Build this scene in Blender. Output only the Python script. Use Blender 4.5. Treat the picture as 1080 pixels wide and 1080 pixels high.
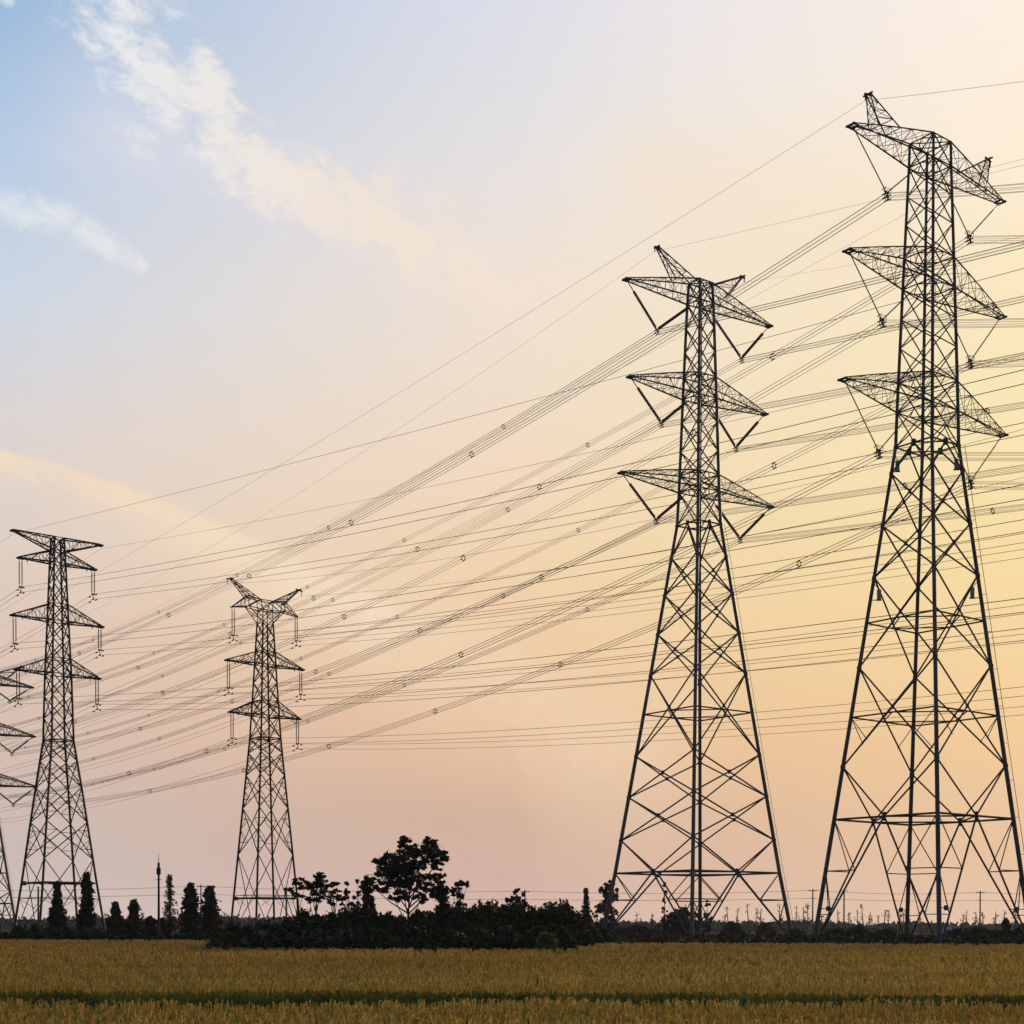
import bpy, math, random
import numpy as np
from mathutils import Matrix, Vector
random.seed(7); rng = np.random.default_rng(7)
R = math.radians
S = bpy.context.scene
for o in list(bpy.data.objects): bpy.data.objects.remove(o, do_unlink=True)
COL = S.collection

# ------------------------------------------------------------------ camera
EYE = 2.1
F, PPY = 1579.009, 1017.25
PITCH, ROLL = -1.49330222, 0.19492218
cd = bpy.data.cameras.new('camera'); cam = bpy.data.objects.new('camera', cd); COL.objects.link(cam)
cd.sensor_width = 36; cd.lens = 36*F/1080; cd.shift_y = (PPY-540)/1080
cd.clip_start = 0.1; cd.clip_end = 9000
cam.matrix_world = Matrix.Translation((0, 0, EYE)) @ Matrix.Rotation(R(90+PITCH), 4, 'X') @ Matrix.Rotation(R(ROLL), 4, 'Z')
S.camera = cam
S.render.resolution_x = S.render.resolution_y = 1024

_cp, _sp, _cr, _sr = math.cos(R(PITCH)), math.sin(R(PITCH)), math.cos(R(-ROLL)), math.sin(R(-ROLL))
def at(u, v, Y):
    """world point at depth Y seen at photo pixel (u, v)"""
    xx, z2 = (u-540)/F, (PPY-v)/F
    x = xx*_cr+z2*_sr; zz = -xx*_sr+z2*_cr
    d = np.array([x, _cp-_sp*zz, _sp+_cp*zz]); d = d*Y/d[1]
    return np.array([d[0], d[1], d[2]+EYE])

# ------------------------------------------------------------------ sky and sun
SUN_EL, SUN_AZ = 15.0, 27.0        # azimuth to the right of +Y
wd = bpy.data.worlds.new('World'); S.world = wd; wd.use_nodes = True
nt = wd.node_tree; nt.nodes.clear(); N, L = nt.nodes, nt.links
def nd(t, **k):
    n = N.new(t)
    for a, b in k.items(): setattr(n, a, b)
    return n
def mth(op, a, b=None, c=None, clamp=False):
    n = N.new('ShaderNodeMath'); n.operation = op; n.use_clamp = clamp
    for i, x in enumerate((a, b, c)):
        if x is None: continue
        if isinstance(x, (int, float)): n.inputs[i].default_value = x
        else: L.new(x, n.inputs[i])
    return n.outputs[0]
def smooth(x, a, b):
    n = N.new('ShaderNodeMapRange'); n.interpolation_type = 'SMOOTHSTEP'
    n.inputs[1].default_value, n.inputs[2].default_value = a, b
    L.new(x, n.inputs[0]); return n.outputs[0]
def mix(f, a, b):
    n = N.new('ShaderNodeMix'); n.data_type = 'RGBA'
    for i, x in ((0, f), (6, a), (7, b)):
        if isinstance(x, (int, float)): n.inputs[i].default_value = x
        elif isinstance(x, tuple): n.inputs[i].default_value = (*x, 1)
        else: L.new(x, n.inputs[i])
    return n.outputs[2]
def lin(c): return tuple(((v/255)/12.92 if v/255 <= .04045 else ((v/255+.055)/1.055)**2.4) for v in c)
def ramp(x, stops):
    n = N.new('ShaderNodeValToRGB'); e = n.color_ramp.elements
    stops = sorted(stops)
    while len(e) < len(stops): e.new(.5)
    for i, (p, c) in enumerate(stops): e[i].position = p; e[i].color = (*lin(c), 1)
    L.new(x, n.inputs[0]); return n.outputs[0]
tc = nd('ShaderNodeTexCoord'); sx = nd('ShaderNodeSeparateXYZ'); L.new(tc.outputs['Generated'], sx.inputs[0])
X_, Y_, Z_ = sx.outputs
hor = mth('SQRT', mth('ADD', mth('MULTIPLY', X_, X_), mth('MULTIPLY', Y_, Y_)))
tel = mth('DIVIDE', Z_, mth('MAXIMUM', hor, .02))               # tangent of elevation
elf = mth('MULTIPLY', mth('MAXIMUM', tel, 0), 1.0, clamp=True)    # 0..1 = 0..45 deg
az = mth('ARCTAN2', X_, Y_)
def st(*pairs): return [((976-y)/F, c) for y, c in pairs]
rL = ramp(elf, st((976,(212,196,192)),(900,(206,189,183)),(800,(215,191,178)),(700,(224,200,184)),(600,(226,208,196)),(480,(222,214,212)),(350,(206,216,230)),(200,(182,204,230)),(70,(156,188,221)),(0,(150,184,220)),(-500,(120,150,195))))
rC = ramp(elf, st((976,(217,186,172)),(930,(211,177,164)),(860,(212,176,154)),(780,(231,189,155)),(700,(238,201,161)),(600,(242,212,175)),(500,(243,218,191)),(400,(241,223,204)),(300,(241,226,213)),(200,(233,226,224)),(120,(226,225,228)),(0,(220,222,236)),(-500,(150,165,195))))
rR = ramp(elf, st((976,(229,197,173)),(900,(230,191,158)),(800,(237,198,149)),(700,(241,208,155)),(600,(243,217,160)),(500,(246,225,173)),(400,(247,229,185)),(300,(250,232,196)),(200,(253,237,215)),(0,(254,241,232)),(-500,(200,195,195))))
rB = ramp(elf, [(0,(94,90,97)),(.3,(86,94,114)),(1,(92,112,150))])
skyc = mix(mth('POWER', mth('MULTIPLY', az, 1/R(18.5), clamp=True), .78), rC, rR)
skyc = mix(mth('POWER', mth('MULTIPLY', az, -1/R(18.5), clamp=True), 1.3), skyc, rL)
skyc = mix(smooth(mth('ABSOLUTE', mth('SUBTRACT', az, .2)), R(45), R(115)), skyc, rB)
# clouds, in the tangent plane of the northern sky
gate = mth('GREATER_THAN', Y_, .05)
ys = mth('MAXIMUM', Y_, .05)
px_ = mth('DIVIDE', X_, ys); pz_ = mth('DIVIDE', Z_, ys)
cv = nd('ShaderNodeCombineXYZ'); L.new(px_, cv.inputs[0]); L.new(pz_, cv.inputs[1])
def noise(scale, detail=8, rough=.6, dist=.0, rot=0, sc=(1, 1, 1), loc=(0, 0, 0)):
    m = nd('ShaderNodeMapping', vector_type='TEXTURE'); m.inputs[1].default_value = loc; m.inputs[2].default_value = (0, 0, rot); m.inputs[3].default_value = sc
    L.new(cv.outputs[0], m.inputs[0])
    n = nd('ShaderNodeTexNoise'); n.inputs['Scale'].default_value = scale; n.inputs['Detail'].default_value = detail
    n.inputs['Roughness'].default_value = rough; n.inputs['Distortion'].default_value = dist
    L.new(m.outputs[0], n.inputs['Vector']); return n.outputs[0]
def streak(u0, v0, u1, v1, w0, w1, asym=None):
    """soft mask along a segment given in photo pixels"""
    a = np.array([(u0-540)/F, (976-v0)/F]); b = np.array([(u1-540)/F, (976-v1)/F]); d = b-a; ln = np.linalg.norm(d); d /= ln
    dx = mth('SUBTRACT', px_, float(a[0])); dz = mth('SUBTRACT', pz_, float(a[1]))
    t = mth('ADD', mth('MULTIPLY', dx, float(d[0])), mth('MULTIPLY', dz, float(d[1])))
    n = mth('SUBTRACT', mth('MULTIPLY', dz, float(d[0])), mth('MULTIPLY', dx, float(d[1])))
    if asym is not None:      # crisp upper edge, long fade below
        n = mth('ADD', n, mth('MULTIPLY', mth('SUBTRACT', asym, .5), .012))
        n = mth('SUBTRACT', mth('MULTIPLY', mth('MAXIMUM', n, 0.0), 5.0), mth('MINIMUM', n, 0.0))
    tt = mth('DIVIDE', t, float(ln), clamp=True)
    w = mth('ADD', w0/F, mth('MULTIPLY', tt, (w1-w0)/F))
    over = mth('MAXIMUM', mth('SUBTRACT', mth('MULTIPLY', t, -1.0), 0.0), mth('SUBTRACT', t, float(ln)))
    over = mth('MAXIMUM', over, 0.0)
    r2 = mth('ADD', mth('POWER', mth('DIVIDE', n, w), 2.0), mth('POWER', mth('DIVIDE', over, w), 2.0))
    return mth('EXPONENT', mth('MULTIPLY', r2, -1.0))
nA = noise(24, 12, .62, .5, rot=-.72, sc=(1.9, 1, 1)); nC = noise(85, 8, .62, .8, rot=-.35, sc=(1.5, 1, 1), loc=(2, 5, 0)); nB = noise(9, 8, .58, .6, rot=-.5, sc=(2.0, 1, 1), loc=(3, 1, 0))
m1 = mth('MAXIMUM', streak(98, -40, 178, 125, 66, 52), streak(212, 70, 245, 190, 22, 40))
m1 = mth('MAXIMUM', m1, mth('MAXIMUM', streak(225, 165, 390, 235, 46, 52), streak(390, 230, 540, 315, 52, 30)))
dA = mth('ADD', mth('MULTIPLY', mth('SUBTRACT', nA, .5), 3.0), mth('MULTIPLY', mth('SUBTRACT', nC, .5), 2.0))
c1 = mth('MULTIPLY', smooth(mth('ADD', mth('MULTIPLY', m1, 1.3), mth('MULTIPLY', dA, 1.25)), .34, 1.65), smooth(m1, .06, .5))
m2 = mth('MAXIMUM', streak(-20, 225, 70, 240, 28, 24), streak(90, 255, 150, 290, 22, 12))
m2 = mth('MAXIMUM', m2, streak(-5, -5, 15, 20, 18, 8))
c2 = mth('MULTIPLY', smooth(mth('ADD', mth('MULTIPLY', m2, 1.1), mth('MULTIPLY', dA, .7)), .35, 1.5), smooth(m2, .05, .6))
m3 = mth('MAXIMUM', streak(120, 160, 420, 330, 80, 80), streak(0, 300, 150, 330, 60, 40))
c3 = mth('MULTIPLY', m3, smooth(nB, .40, .72))
m4 = mth('MAXIMUM', streak(-60, 472, 60, 498, 22, 24, nC), streak(60, 499, 150, 528, 26, 32, nC))
m4 = mth('MAXIMUM', m4, streak(150, 529, 400, 640, 34, 60, nC))
m4 = mth('MAXIMUM', m4, mth('MULTIPLY', streak(680, 195, 880, 235, 50, 80), .4))
m4 = mth('MAXIMUM', m4, mth('MULTIPLY', streak(330, 618, 640, 790, 40, 90), .45))
c4 = mth('MULTIPLY', m4, smooth(mth('ADD', nB, mth('MULTIPLY', mth('SUBTRACT', nC, .5), .35)), .26, .54))
warm = smooth(px_, -.30, -.06)
skyc = mix(mth('MULTIPLY', mth('MULTIPLY', c3, gate), .55), skyc, lin((224, 222, 232)))
skyc = mix(mth('MULTIPLY', mth('MULTIPLY', c4, gate), .9), skyc, lin((246, 222, 193)))
ccol = mix(warm, lin((240, 240, 240)), lin((246, 229, 212)))
skyc = mix(mth('MULTIPLY', mth('MULTIPLY', mth('MAXIMUM', c1, mth('MULTIPLY', c2, .8)), gate), .9), skyc, ccol)
sky = nd('ShaderNodeTexSky'); sky.sky_type = 'NISHITA'; sky.sun_disc = False
sky.sun_elevation = R(SUN_EL); sky.sun_rotation = R(SUN_AZ); sky.dust_density = 3; sky.air_density = 1.5
ten = nd('ShaderNodeVectorMath', operation='SCALE'); L.new(skyc, ten.inputs[0]); ten.inputs['Scale'].default_value = 10.0
fin = mix(.985, sky.outputs[0], ten.outputs[0])
bg = nd('ShaderNodeBackground'); bg.inputs[1].default_value = 0.1; L.new(fin, bg.inputs[0])
ow = nd('ShaderNodeOutputWorld'); L.new(bg.outputs[0], ow.inputs[0])

sl = bpy.data.lights.new('sun', 'SUN'); so = bpy.data.objects.new('sun', sl); COL.objects.link(so)
sl.energy = 2.6; sl.angle = R(11); sl.color = (1, .80, .55)
sv = Vector((math.sin(R(SUN_AZ))*math.cos(R(SUN_EL)), math.cos(R(SUN_AZ))*math.cos(R(SUN_EL)), math.sin(R(SUN_EL))))
so.rotation_euler = sv.to_track_quat('Z', 'Y').to_euler()
vs = S.view_settings; vs.view_transform = 'Standard'; vs.look = 'None'; vs.exposure = 0; vs.gamma = 1; vs.use_curve_mapping = False
S.render.engine = 'CYCLES'

# ------------------------------------------------------------------ materials
def mat(name, c1, c2=None, scale=3.0, rough=.7, metal=0.0, detail=4, coord='Object', transl=0.0, spread=(.35, .65), spec=.2):
    m = bpy.data.materials.new(name); m.use_nodes = True; t = m.node_tree; b = t.nodes['Principled BSDF']
    b.inputs['Roughness'].default_value = rough; b.inputs['Metallic'].default_value = metal
    if 'Specular IOR Level' in b.inputs: b.inputs['Specular IOR Level'].default_value = spec
    c2 = c2 or tuple(x*.7 for x in c1)
    co = t.nodes.new('ShaderNodeTexCoord'); n = t.nodes.new('ShaderNodeTexNoise'); r = t.nodes.new('ShaderNodeValToRGB')
    n.inputs['Scale'].default_value = scale; n.inputs['Detail'].default_value = detail
    t.links.new(co.outputs[coord], n.inputs['Vector']); t.links.new(n.outputs[0], r.inputs[0])
    r.color_ramp.elements[0].position, r.color_ramp.elements[1].position = spread
    r.color_ramp.elements[0].color = (*c2, 1); r.color_ramp.elements[1].color = (*c1, 1)
    t.links.new(r.outputs[0], b.inputs['Base Color'])
    if transl:
        tr = t.nodes.new('ShaderNodeBsdfTranslucent'); mx = t.nodes.new('ShaderNodeMixShader'); mx.inputs[0].default_value = transl
        t.links.new(r.outputs[0], tr.inputs[0]); t.links.new(b.outputs[0], mx.inputs[1]); t.links.new(tr.outputs[0], mx.inputs[2])
        t.links.new(mx.outputs[0], t.nodes['Material Output'].inputs[0])
    return m
M = dict(
    steel=mat('weathered_steel', (.065, .065, .068), (.028, .027, .029), .35, .6, .0),
    legsteel=mat('leg_tube_steel', (.12, .125, .135), (.055, .056, .06), .22, .55),
    steel2=mat('galvanised_steel', (.05, .05, .052), (.03, .03, .031), .8, .6),
    insul=mat('insulator', (.030, .026, .026), (.022, .02, .02), 6, .5),
    wire=mat('stranded_wire', (.42, .30, .20), (.34, .24, .16), 3, .8),
    concrete=mat('concrete', (.30, .29, .27), (.20, .19, .18), 4, .9),
    soil=mat('field_soil', (.060, .048, .028), (.035, .032, .018), .25, 1.0, spec=0),
    rice=mat('rice_straw', (.55, .375, .100), (.245, .16, .042), 14, .8, transl=.45, spread=(.3, .7)),
    rice2=mat('rice_leaf', (.29, .265, .053), (.11, .13, .028), 9, .8, transl=.45, spread=(.3, .7)),
    green=mat('verge_grass', (.15, .175, .035), (.06, .08, .018), .8, .85, transl=.15),
    leaf=mat('dark_leaf', (.030, .036, .018), (.014, .018, .011), 1.1, .85),
    leaf2=mat('conifer_needle', (.034, .042, .028), (.012, .016, .012), 1.2, .85),
    leaf3=mat('shrub_leaf', (.075, .10, .036), (.008, .012, .006), 1.6, .85),
    leaf4=mat('pale_shrub_leaf', (.13, .15, .035), (.08, .10, .022), 2.0, .85, transl=.2),
    scrub=mat('scrub', (.048, .054, .025), (.016, .019, .011), .5, .9),
    farwood_hazed=mat('far_wood_hazed_leaf', (.075, .085, .082), (.045, .052, .052), .12, .9),  # leaf colour lifted towards blue grey to stand in for distance haze
    bark=mat('bark', (.040, .034, .028), (.022, .019, .016), 5, .9),
    pole=mat('pole_concrete', (.16, .15, .14), (.10, .095, .09), 3, .9),
    mast=mat('mast_paint', (.045, .05, .06), (.03, .033, .04), 3, .6),
    roof=mat('rusty_roof', (.11, .062, .045), (.07, .042, .034), 2, .85),
    wall=mat('pale_wall', (.20, .22, .25), (.14, .155, .18), 2, .9),
    wallb=mat('blue_grey_wall', (.30, .36, .44), (.22, .27, .33), 1, .8),
    carw=mat('car_paint_pale', (.55, .58, .60), (.48, .50, .53), 1, .4),
    carb=mat('car_paint_blue', (.20, .27, .35), (.16, .22, .30), 1, .4),
    glass=mat('car_glass', (.02, .025, .03), (.015, .02, .025), 1, .15),
    tyre=mat('tyre', (.02, .02, .02), (.015, .015, .015), 3, .9),
    plate2=mat('pale_sign_plate', (.42, .41, .40), (.36, .35, .34), 3, .6),
    plate=mat('sign_plate', (.10, .10, .11), (.07, .07, .075), 3, .6),
    teal=mat('teal_tarpaulin', (.05, .20, .22), (.035, .14, .16), 2, .7),
)

for nm, c in (('rice_straw', (.30, .17, .045)), ('rice_leaf', (.15, .16, .03))):
    t = bpy.data.materials[nm].node_tree; r_ = [n for n in t.nodes if n.type == 'VALTORGB'][0]; co = [n for n in t.nodes if n.type == 'TEX_COORD'][0]
    mp = t.nodes.new('ShaderNodeMapping'); mp.inputs[3].default_value = (.05, .22, 1); n = t.nodes.new('ShaderNodeTexNoise'); n.inputs['Scale'].default_value = 1.0; n.inputs['Detail'].default_value = 5
    r2 = t.nodes.new('ShaderNodeMapRange'); r2.inputs[1].default_value, r2.inputs[2].default_value = .42, .66; r2.inputs[4].default_value = .8
    mx = t.nodes.new('ShaderNodeMix'); mx.data_type = 'RGBA'; mx.inputs[7].default_value = (*c, 1)
    t.links.new(co.outputs['Object'], mp.inputs[0]); t.links.new(mp.outputs[0], n.inputs['Vector']); t.links.new(n.outputs[0], r2.inputs[0]); t.links.new(r2.outputs[0], mx.inputs[0])
    users = [l.to_socket for l in r_.outputs[0].links]; t.links.new(r_.outputs[0], mx.inputs[6])
    for sck in users: t.links.new(mx.outputs[2], sck)
# ------------------------------------------------------------------ object helpers
def link(name, me, parent=None, label=None, cat=None, group=None, kind=None, loc=None):
    o = bpy.data.objects.new(name, me); COL.objects.link(o)
    if parent is not None: o.parent = parent
    if loc is not None: o.location = loc
    if label: o['label'] = label
    if cat: o['category'] = cat
    if group: o['group'] = group
    if kind: o['kind'] = kind
    return o
def thing(name, label, cat, loc=(0, 0, 0), rot=0, group=None):
    o = link(name, None, None, label, cat, group, loc=loc); o.rotation_euler = (0, 0, rot); o.empty_display_size = .2
    return o
class MB:
    """collects prisms, boxes, quads into one mesh"""
    def __init__(s): s.v = []; s.f = []
    def tube(s, p, q, r, r2=None, n=5):
        p, q = Vector(p), Vector(q); d = q-p
        if d.length < 1e-6: return
        d.normalize(); r2 = r if r2 is None else r2
        u = d.orthogonal().normalized() if abs(d.z) > .99 else d.cross(Vector((0, 0, 1))).normalized()
        w = d.cross(u); b = len(s.v)
        for c, rr in ((p, r), (q, r2)):
            for i in range(n):
                a = 2*math.pi*i/n+.3; s.v.append(tuple(c+u*math.cos(a)*rr+w*math.sin(a)*rr))
        for i in range(n):
            j = (i+1) % n; s.f.append((b+i, b+j, b+n+j, b+n+i))
        s.f.append(tuple(b+i for i in reversed(range(n)))); s.f.append(tuple(b+n+i for i in range(n)))
    def path(s, pts, rad, n=4):
        """continuous tube along points; rad number or list"""
        pts = [Vector(p) for p in pts]; b = len(s.v); k = len(pts)
        for i, c in enumerate(pts):
            d = (pts[min(i+1, k-1)]-pts[max(i-1, 0)]).normalized()
            u = d.cross(Vector((0, 0, 1))); u = u.normalized() if u.length > .05 else Vector((1, 0, 0)); w = d.cross(u)
            rr = rad[i] if isinstance(rad, (list, tuple)) else rad
            for j in range(n):
                a = 2*math.pi*j/n+.4; s.v.append(tuple(c+u*math.cos(a)*rr+w*math.sin(a)*rr))
        for i in range(k-1):
            for j in range(n):
                j2 = (j+1) % n; s.f.append((b+i*n+j, b+i*n+j2, b+(i+1)*n+j2, b+(i+1)*n+j))
        s.f.append(tuple(b+j for j in reversed(range(n)))); s.f.append(tuple(b+(k-1)*n+j for j in range(n)))
    def box(s, c, h, rz=0.0):
        b = len(s.v); ca, sa = math.cos(rz), math.sin(rz)
        for dx in (-1, 1):
            for dy in (-1, 1):
                for dz in (-1, 1):
                    x, y = dx*h[0], dy*h[1]
                    s.v.append((c[0]+x*ca-y*sa, c[1]+x*sa+y*ca, c[2]+dz*h[2]))
        for f in ((0, 1, 3, 2), (4, 6, 7, 5), (0, 4, 5, 1), (2, 3, 7, 6), (0, 2, 6, 4), (1, 5, 7, 3)): s.f.append(tuple(b+i for i in f))
    def ring(s, c, r, tr, axis, n=12):
        axis = Vector(axis).normalized(); u = axis.orthogonal().normalized(); w = axis.cross(u)
        ps = [Vector(c)+(u*math.cos(2*math.pi*i/n)+w*math.sin(2*math.pi*i/n))*r for i in range(n)]
        for i in range(n): s.tube(ps[i], ps[(i+1) % n], tr, n=4)
    def mesh(s, name, m, smooth_=False):
        me = bpy.data.meshes.new(name); me.from_pydata(s.v, [], s.f); me.materials.append(m); me.update()
        if smooth_: me.polygons.foreach_set('use_smooth', [True]*len(me.polygons))
        return me
    def build(s, name, m, parent=None, **k): return link(name, s.mesh(name, m), parent, **k)
def quads_mesh(name, V, mats, idx=None):
    """V: (n,4,3) array of quads"""
    n = len(V); me = bpy.data.meshes.new(name)
    me.vertices.add(n*4); me.vertices.foreach_set('co', np.ascontiguousarray(V, dtype=np.float32).ravel())
    me.loops.add(n*4); me.loops.foreach_set('vertex_index', np.arange(n*4, dtype=np.int32))
    me.polygons.add(n); me.polygons.foreach_set('loop_start', np.arange(0, n*4, 4, dtype=np.int32))
    for m in mats: me.materials.append(m)
    if idx is not None: me.polygons.foreach_set('material_index', idx.astype(np.int32))
    me.update(calc_edges=True); return me
def leaves(cen, size, aspect=.55, flat=0.0):
    """diamond leaf quads at points cen (n,3)"""
    n = len(cen); a = rng.normal(size=(n, 3)); a[:, 2] *= (1-flat); a /= np.linalg.norm(a, axis=1)[:, None]
    b = rng.normal(size=(n, 3)); b -= a*(a*b).sum(1)[:, None]; b /= np.linalg.norm(b, axis=1)[:, None]
    sz = (np.asarray(size)*rng.uniform(.6, 1.35, n))[:, None]
    return np.stack([cen-a*sz, cen+b*sz*aspect, cen+a*sz, cen-b*sz*aspect], 1)

# ------------------------------------------------------------------ ground
def sheet(name, xs, ys, z, m, label, cat, bump=0):
    v = [(x, y, z) for y in ys for x in xs]; nx = len(xs)
    f = [(j*nx+i, j*nx+i+1, (j+1)*nx+i+1, (j+1)*nx+i) for j in range(len(ys)-1) for i in range(nx-1)]
    me = bpy.data.meshes.new(name); me.from_pydata(v, [], f); me.materials.append(m); me.update()
    return link(name, me, None, label, cat, kind='structure')
sheet('ground', [-900, -300, -120, 0, 120, 300, 900], [-400, -20, 40, 150, 400, 1150], 0, M['soil'], 'flat dark farm soil under the whole scene reaching the horizon', 'ground')

# ------------------------------------------------------------------ lattice pylons
def interp(lv):
    zs = [a for a, _ in lv]; ws = [b for _, b in lv]
    return lambda z: float(np.interp(z, zs, ws))
CORN = [(-1, -1), (1, -1), (1, 1), (-1, 1)]
class Tower:
    def __init__(s, label, X, D, al, lv, group, steel='steel'):
        s.root = thing('transmission_tower', label, 'pylon', (X, D, 0), R(al), group)
        s.w = interp(lv); s.lv = lv; s.X, s.D, s.al = X, D, R(al); s.m = M[steel]; s.yoke = {}
    def c(s, k, z): i = CORN[k % 4]; w = s.w(z); return Vector((i[0]*w, i[1]*w, z))
    def world(s, p):
        ca, sa = math.cos(s.al), math.sin(s.al); return Vector((s.X+p[0]*ca-p[1]*sa, s.D+p[0]*sa+p[1]*ca, p[2]))
    def legs(s, r_lo, r_hi, nodes, flange=0, z0=0, foot=.45):
        zs = sorted(set([z for z, _ in s.lv])); top = zs[-1]
        for k in range(4):
            b = MB()
            for a, c in zip(zs[:-1], zs[1:]):
                ra = r_lo+(r_hi-r_lo)*(a-zs[0])/(top-zs[0]); rc = r_lo+(r_hi-r_lo)*(c-zs[0])/(top-zs[0])
                b.tube(s.c(k, a), s.c(k, c), ra, rc, n=8)
            if flange:
                for z in nodes:
                    rr = r_lo+(r_hi-r_lo)*(z-zs[0])/(top-zs[0]); b.tube(s.c(k, z-.12), s.c(k, z+.12), rr*flange, n=8)
            b.build('leg', M['legsteel'] if flange else s.m, s.root)
            fb = MB(); p = s.c(k, zs[0]); fb.tube((p.x, p.y, -.3), (p.x, p.y, zs[0]+.35), foot*1.1, foot, n=8); fb.build('footing', M['concrete'], s.root)
    def face(s, k, t, z):            # point at fraction t along face k at height z
        return s.c(k, z).lerp(s.c(k+1, z), t)
    def xpanels(s, nodes, r, gus=0, redund=False):
        b = MB()
        for z0, z1 in zip(nodes[:-1], nodes[1:]):
            for k in range(4):
                b.tube(s.c(k, z0), s.c(k+1, z1), r); b.tube(s.c(k+1, z0), s.c(k, z1), r)
                w0, w1 = s.w(z0), s.w(z1); zc = z0+(z1-z0)*w0/(w0+w1)
                if gus:
                    b.tube(s.face(k, .5, zc-gus), s.face(k, .5, zc+gus), gus*.8, n=6)
                    for e in (k, k+1): b.tube(s.c(e, z0-gus), s.c(e, z0+gus), gus*1.0, n=6)
                if redund:
                    for q in (.25, .75):
                        zz = z0+(z1-z0)*q
                        p = s.face(k, .25 if q == .25 else .25, zz)
                        for e, t in ((0, .25), (1, .75)):
                            d = s.face(k, t if q < .5 else t, z0+(zc-z0)*.5 if q < .5 else zc+(z1-zc)*.5)
                            leg = s.c(k+e, d.z); b.tube(leg, d, r*.55); b.tube(s.c(k+e, zc), d, r*.55)
                            if q < .5: b.tube(s.c(k+e, (z0+d.z)/2), d.lerp(s.c(k+e, z0), .5), r*.45)
        return b
    def belt(s, z, r, inner=True, mid=None):
        b = MB()
        for k in range(4):
            b.tube(s.c(k, z), s.c(k+1, z), r)
            if inner: b.tube(s.face(k, .5, z), s.face(k+1, .5, z), r*.8)
        b.build('belt_frame', s.m, s.root)
    def arm(s, sg, zlo, zhi, L, ztip, n, rc, rb, tipw=.25, name='crossarm', rise=.0, root=None):
        """pyramidal lattice arm to side sg along local x"""
        b = MB(); wl, wh = s.w(zlo), s.w(zhi)
        def lo(t, e): return Vector((sg*(wl+(L-wl)*t), e*(wl+(tipw-wl)*t), zlo+(ztip-zlo)*t))
        def hi(t, e): return Vector((sg*(wh+(L-wh)*t), e*(wh+(tipw*.8-wh)*t), zhi+(ztip+.12-zhi)*t+rise*math.sin(math.pi*t)))
        ts = [1-(1-i/n)**1.12 for i in range(n+1)]
        for e in (-1, 1):
            for t0, t1 in zip(ts[:-1], ts[1:]):
                b.tube(lo(t0, e), lo(t1, e), rc*(1.25-.45*t0)); b.tube(hi(t0, e), hi(t1, e), rc*(1.05-.4*t0))
        for i in range(n):
            t0, t1 = ts[i], ts[i+1]; e = 1 if i % 2 else -1
            for s2 in (-1, 1):
                if i % 2: b.tube(lo(t0, s2), hi(t1, s2), rb)
                else: b.tube(hi(t0, s2), lo(t1, s2), rb)
                b.tube(lo(t1, s2), hi(t1, s2), rb*.8)
            b.tube(lo(t0, -e), lo(t1, e), rb); b.tube(hi(t0, e), hi(t1, -e), rb*.9)
            if i < n-1: b.tube(lo(t1, -1), lo(t1, 1), rb*.8); b.tube(hi(t1, -1), hi(t1, 1), rb*.8)
        b.tube((sg*(L-.45), -tipw-.1, ztip), (sg*(L-.45), tipw+.1, ztip), rc*1.5); b.tube((sg*(L+.1), -tipw-.15, ztip), (sg*(L+.1), tipw+.15, ztip), rc*1.6)
        for e in (-1, 1): b.tube((sg*(L-.5), e*(tipw+.05), ztip), (sg*(L+.2), e*(tipw+.05), ztip), rc*1.5)
        o = b.build(name, s.m, s.root); o['sg'] = sg
        return o, hi
    def horn(s, sg, p_in, p_out, L, z, r, rb, w_in, w_out, wt=.2, n=4):
        """earth-wire horn, roots p_in / p_out are (l, z)"""
        b = MB()
        def q(p, t, e, wr): return Vector((sg*(p[0]+(L-p[0])*t), e*(wr+(wt-wr)*t), p[1]+(z-p[1])*t))
        I = lambda t, e: q(p_in, t, e, w_in)
        O = lambda t, e: q(p_out, t, e, w_out)
        for e in (-1, 1):
            b.tube(I(0, e), I(1, e)+Vector((0, 0, .1)), r); b.tube(O(0, e), O(1, e), r)
        for i in range(n):
            t0, t1 = i/n, (i+1)/n
            for e in (-1, 1): b.tube(I(t0, e), O(t1, e), rb) if i % 2 else b.tube(O(t0, e), I(t1, e), rb); b.tube(I(t1, e), O(t1, e), rb*.8) if t1 < 1 else None
            b.tube(I(t0, -1), I(t1, 1), rb); b.tube(O(t0, 1), O(t1, -1), rb)
            b.tube(I(t0, -1), I(t0, 1), rb*.8); b.tube(O(t0, -1), O(t0, 1), rb*.8)
        b.tube((sg*(L-.35), 0, z+.1), (sg*(L+.45), 0, z-.05), r*1.7); b.tube((sg*(L+.05), -wt-.25, z+.05), (sg*(L+.05), wt+.25, z+.05), r*1.5)
        b.tube((sg*(L+.4), 0, z), (sg*(L+.35), 0, z-.55), r*.9)
        b.build('earth_wire_peak', s.m, s.root)
        s.yoke['p' if sg < 0 else 'pr'] = Vector((sg*(L+.35), 0, z-.55))
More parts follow.
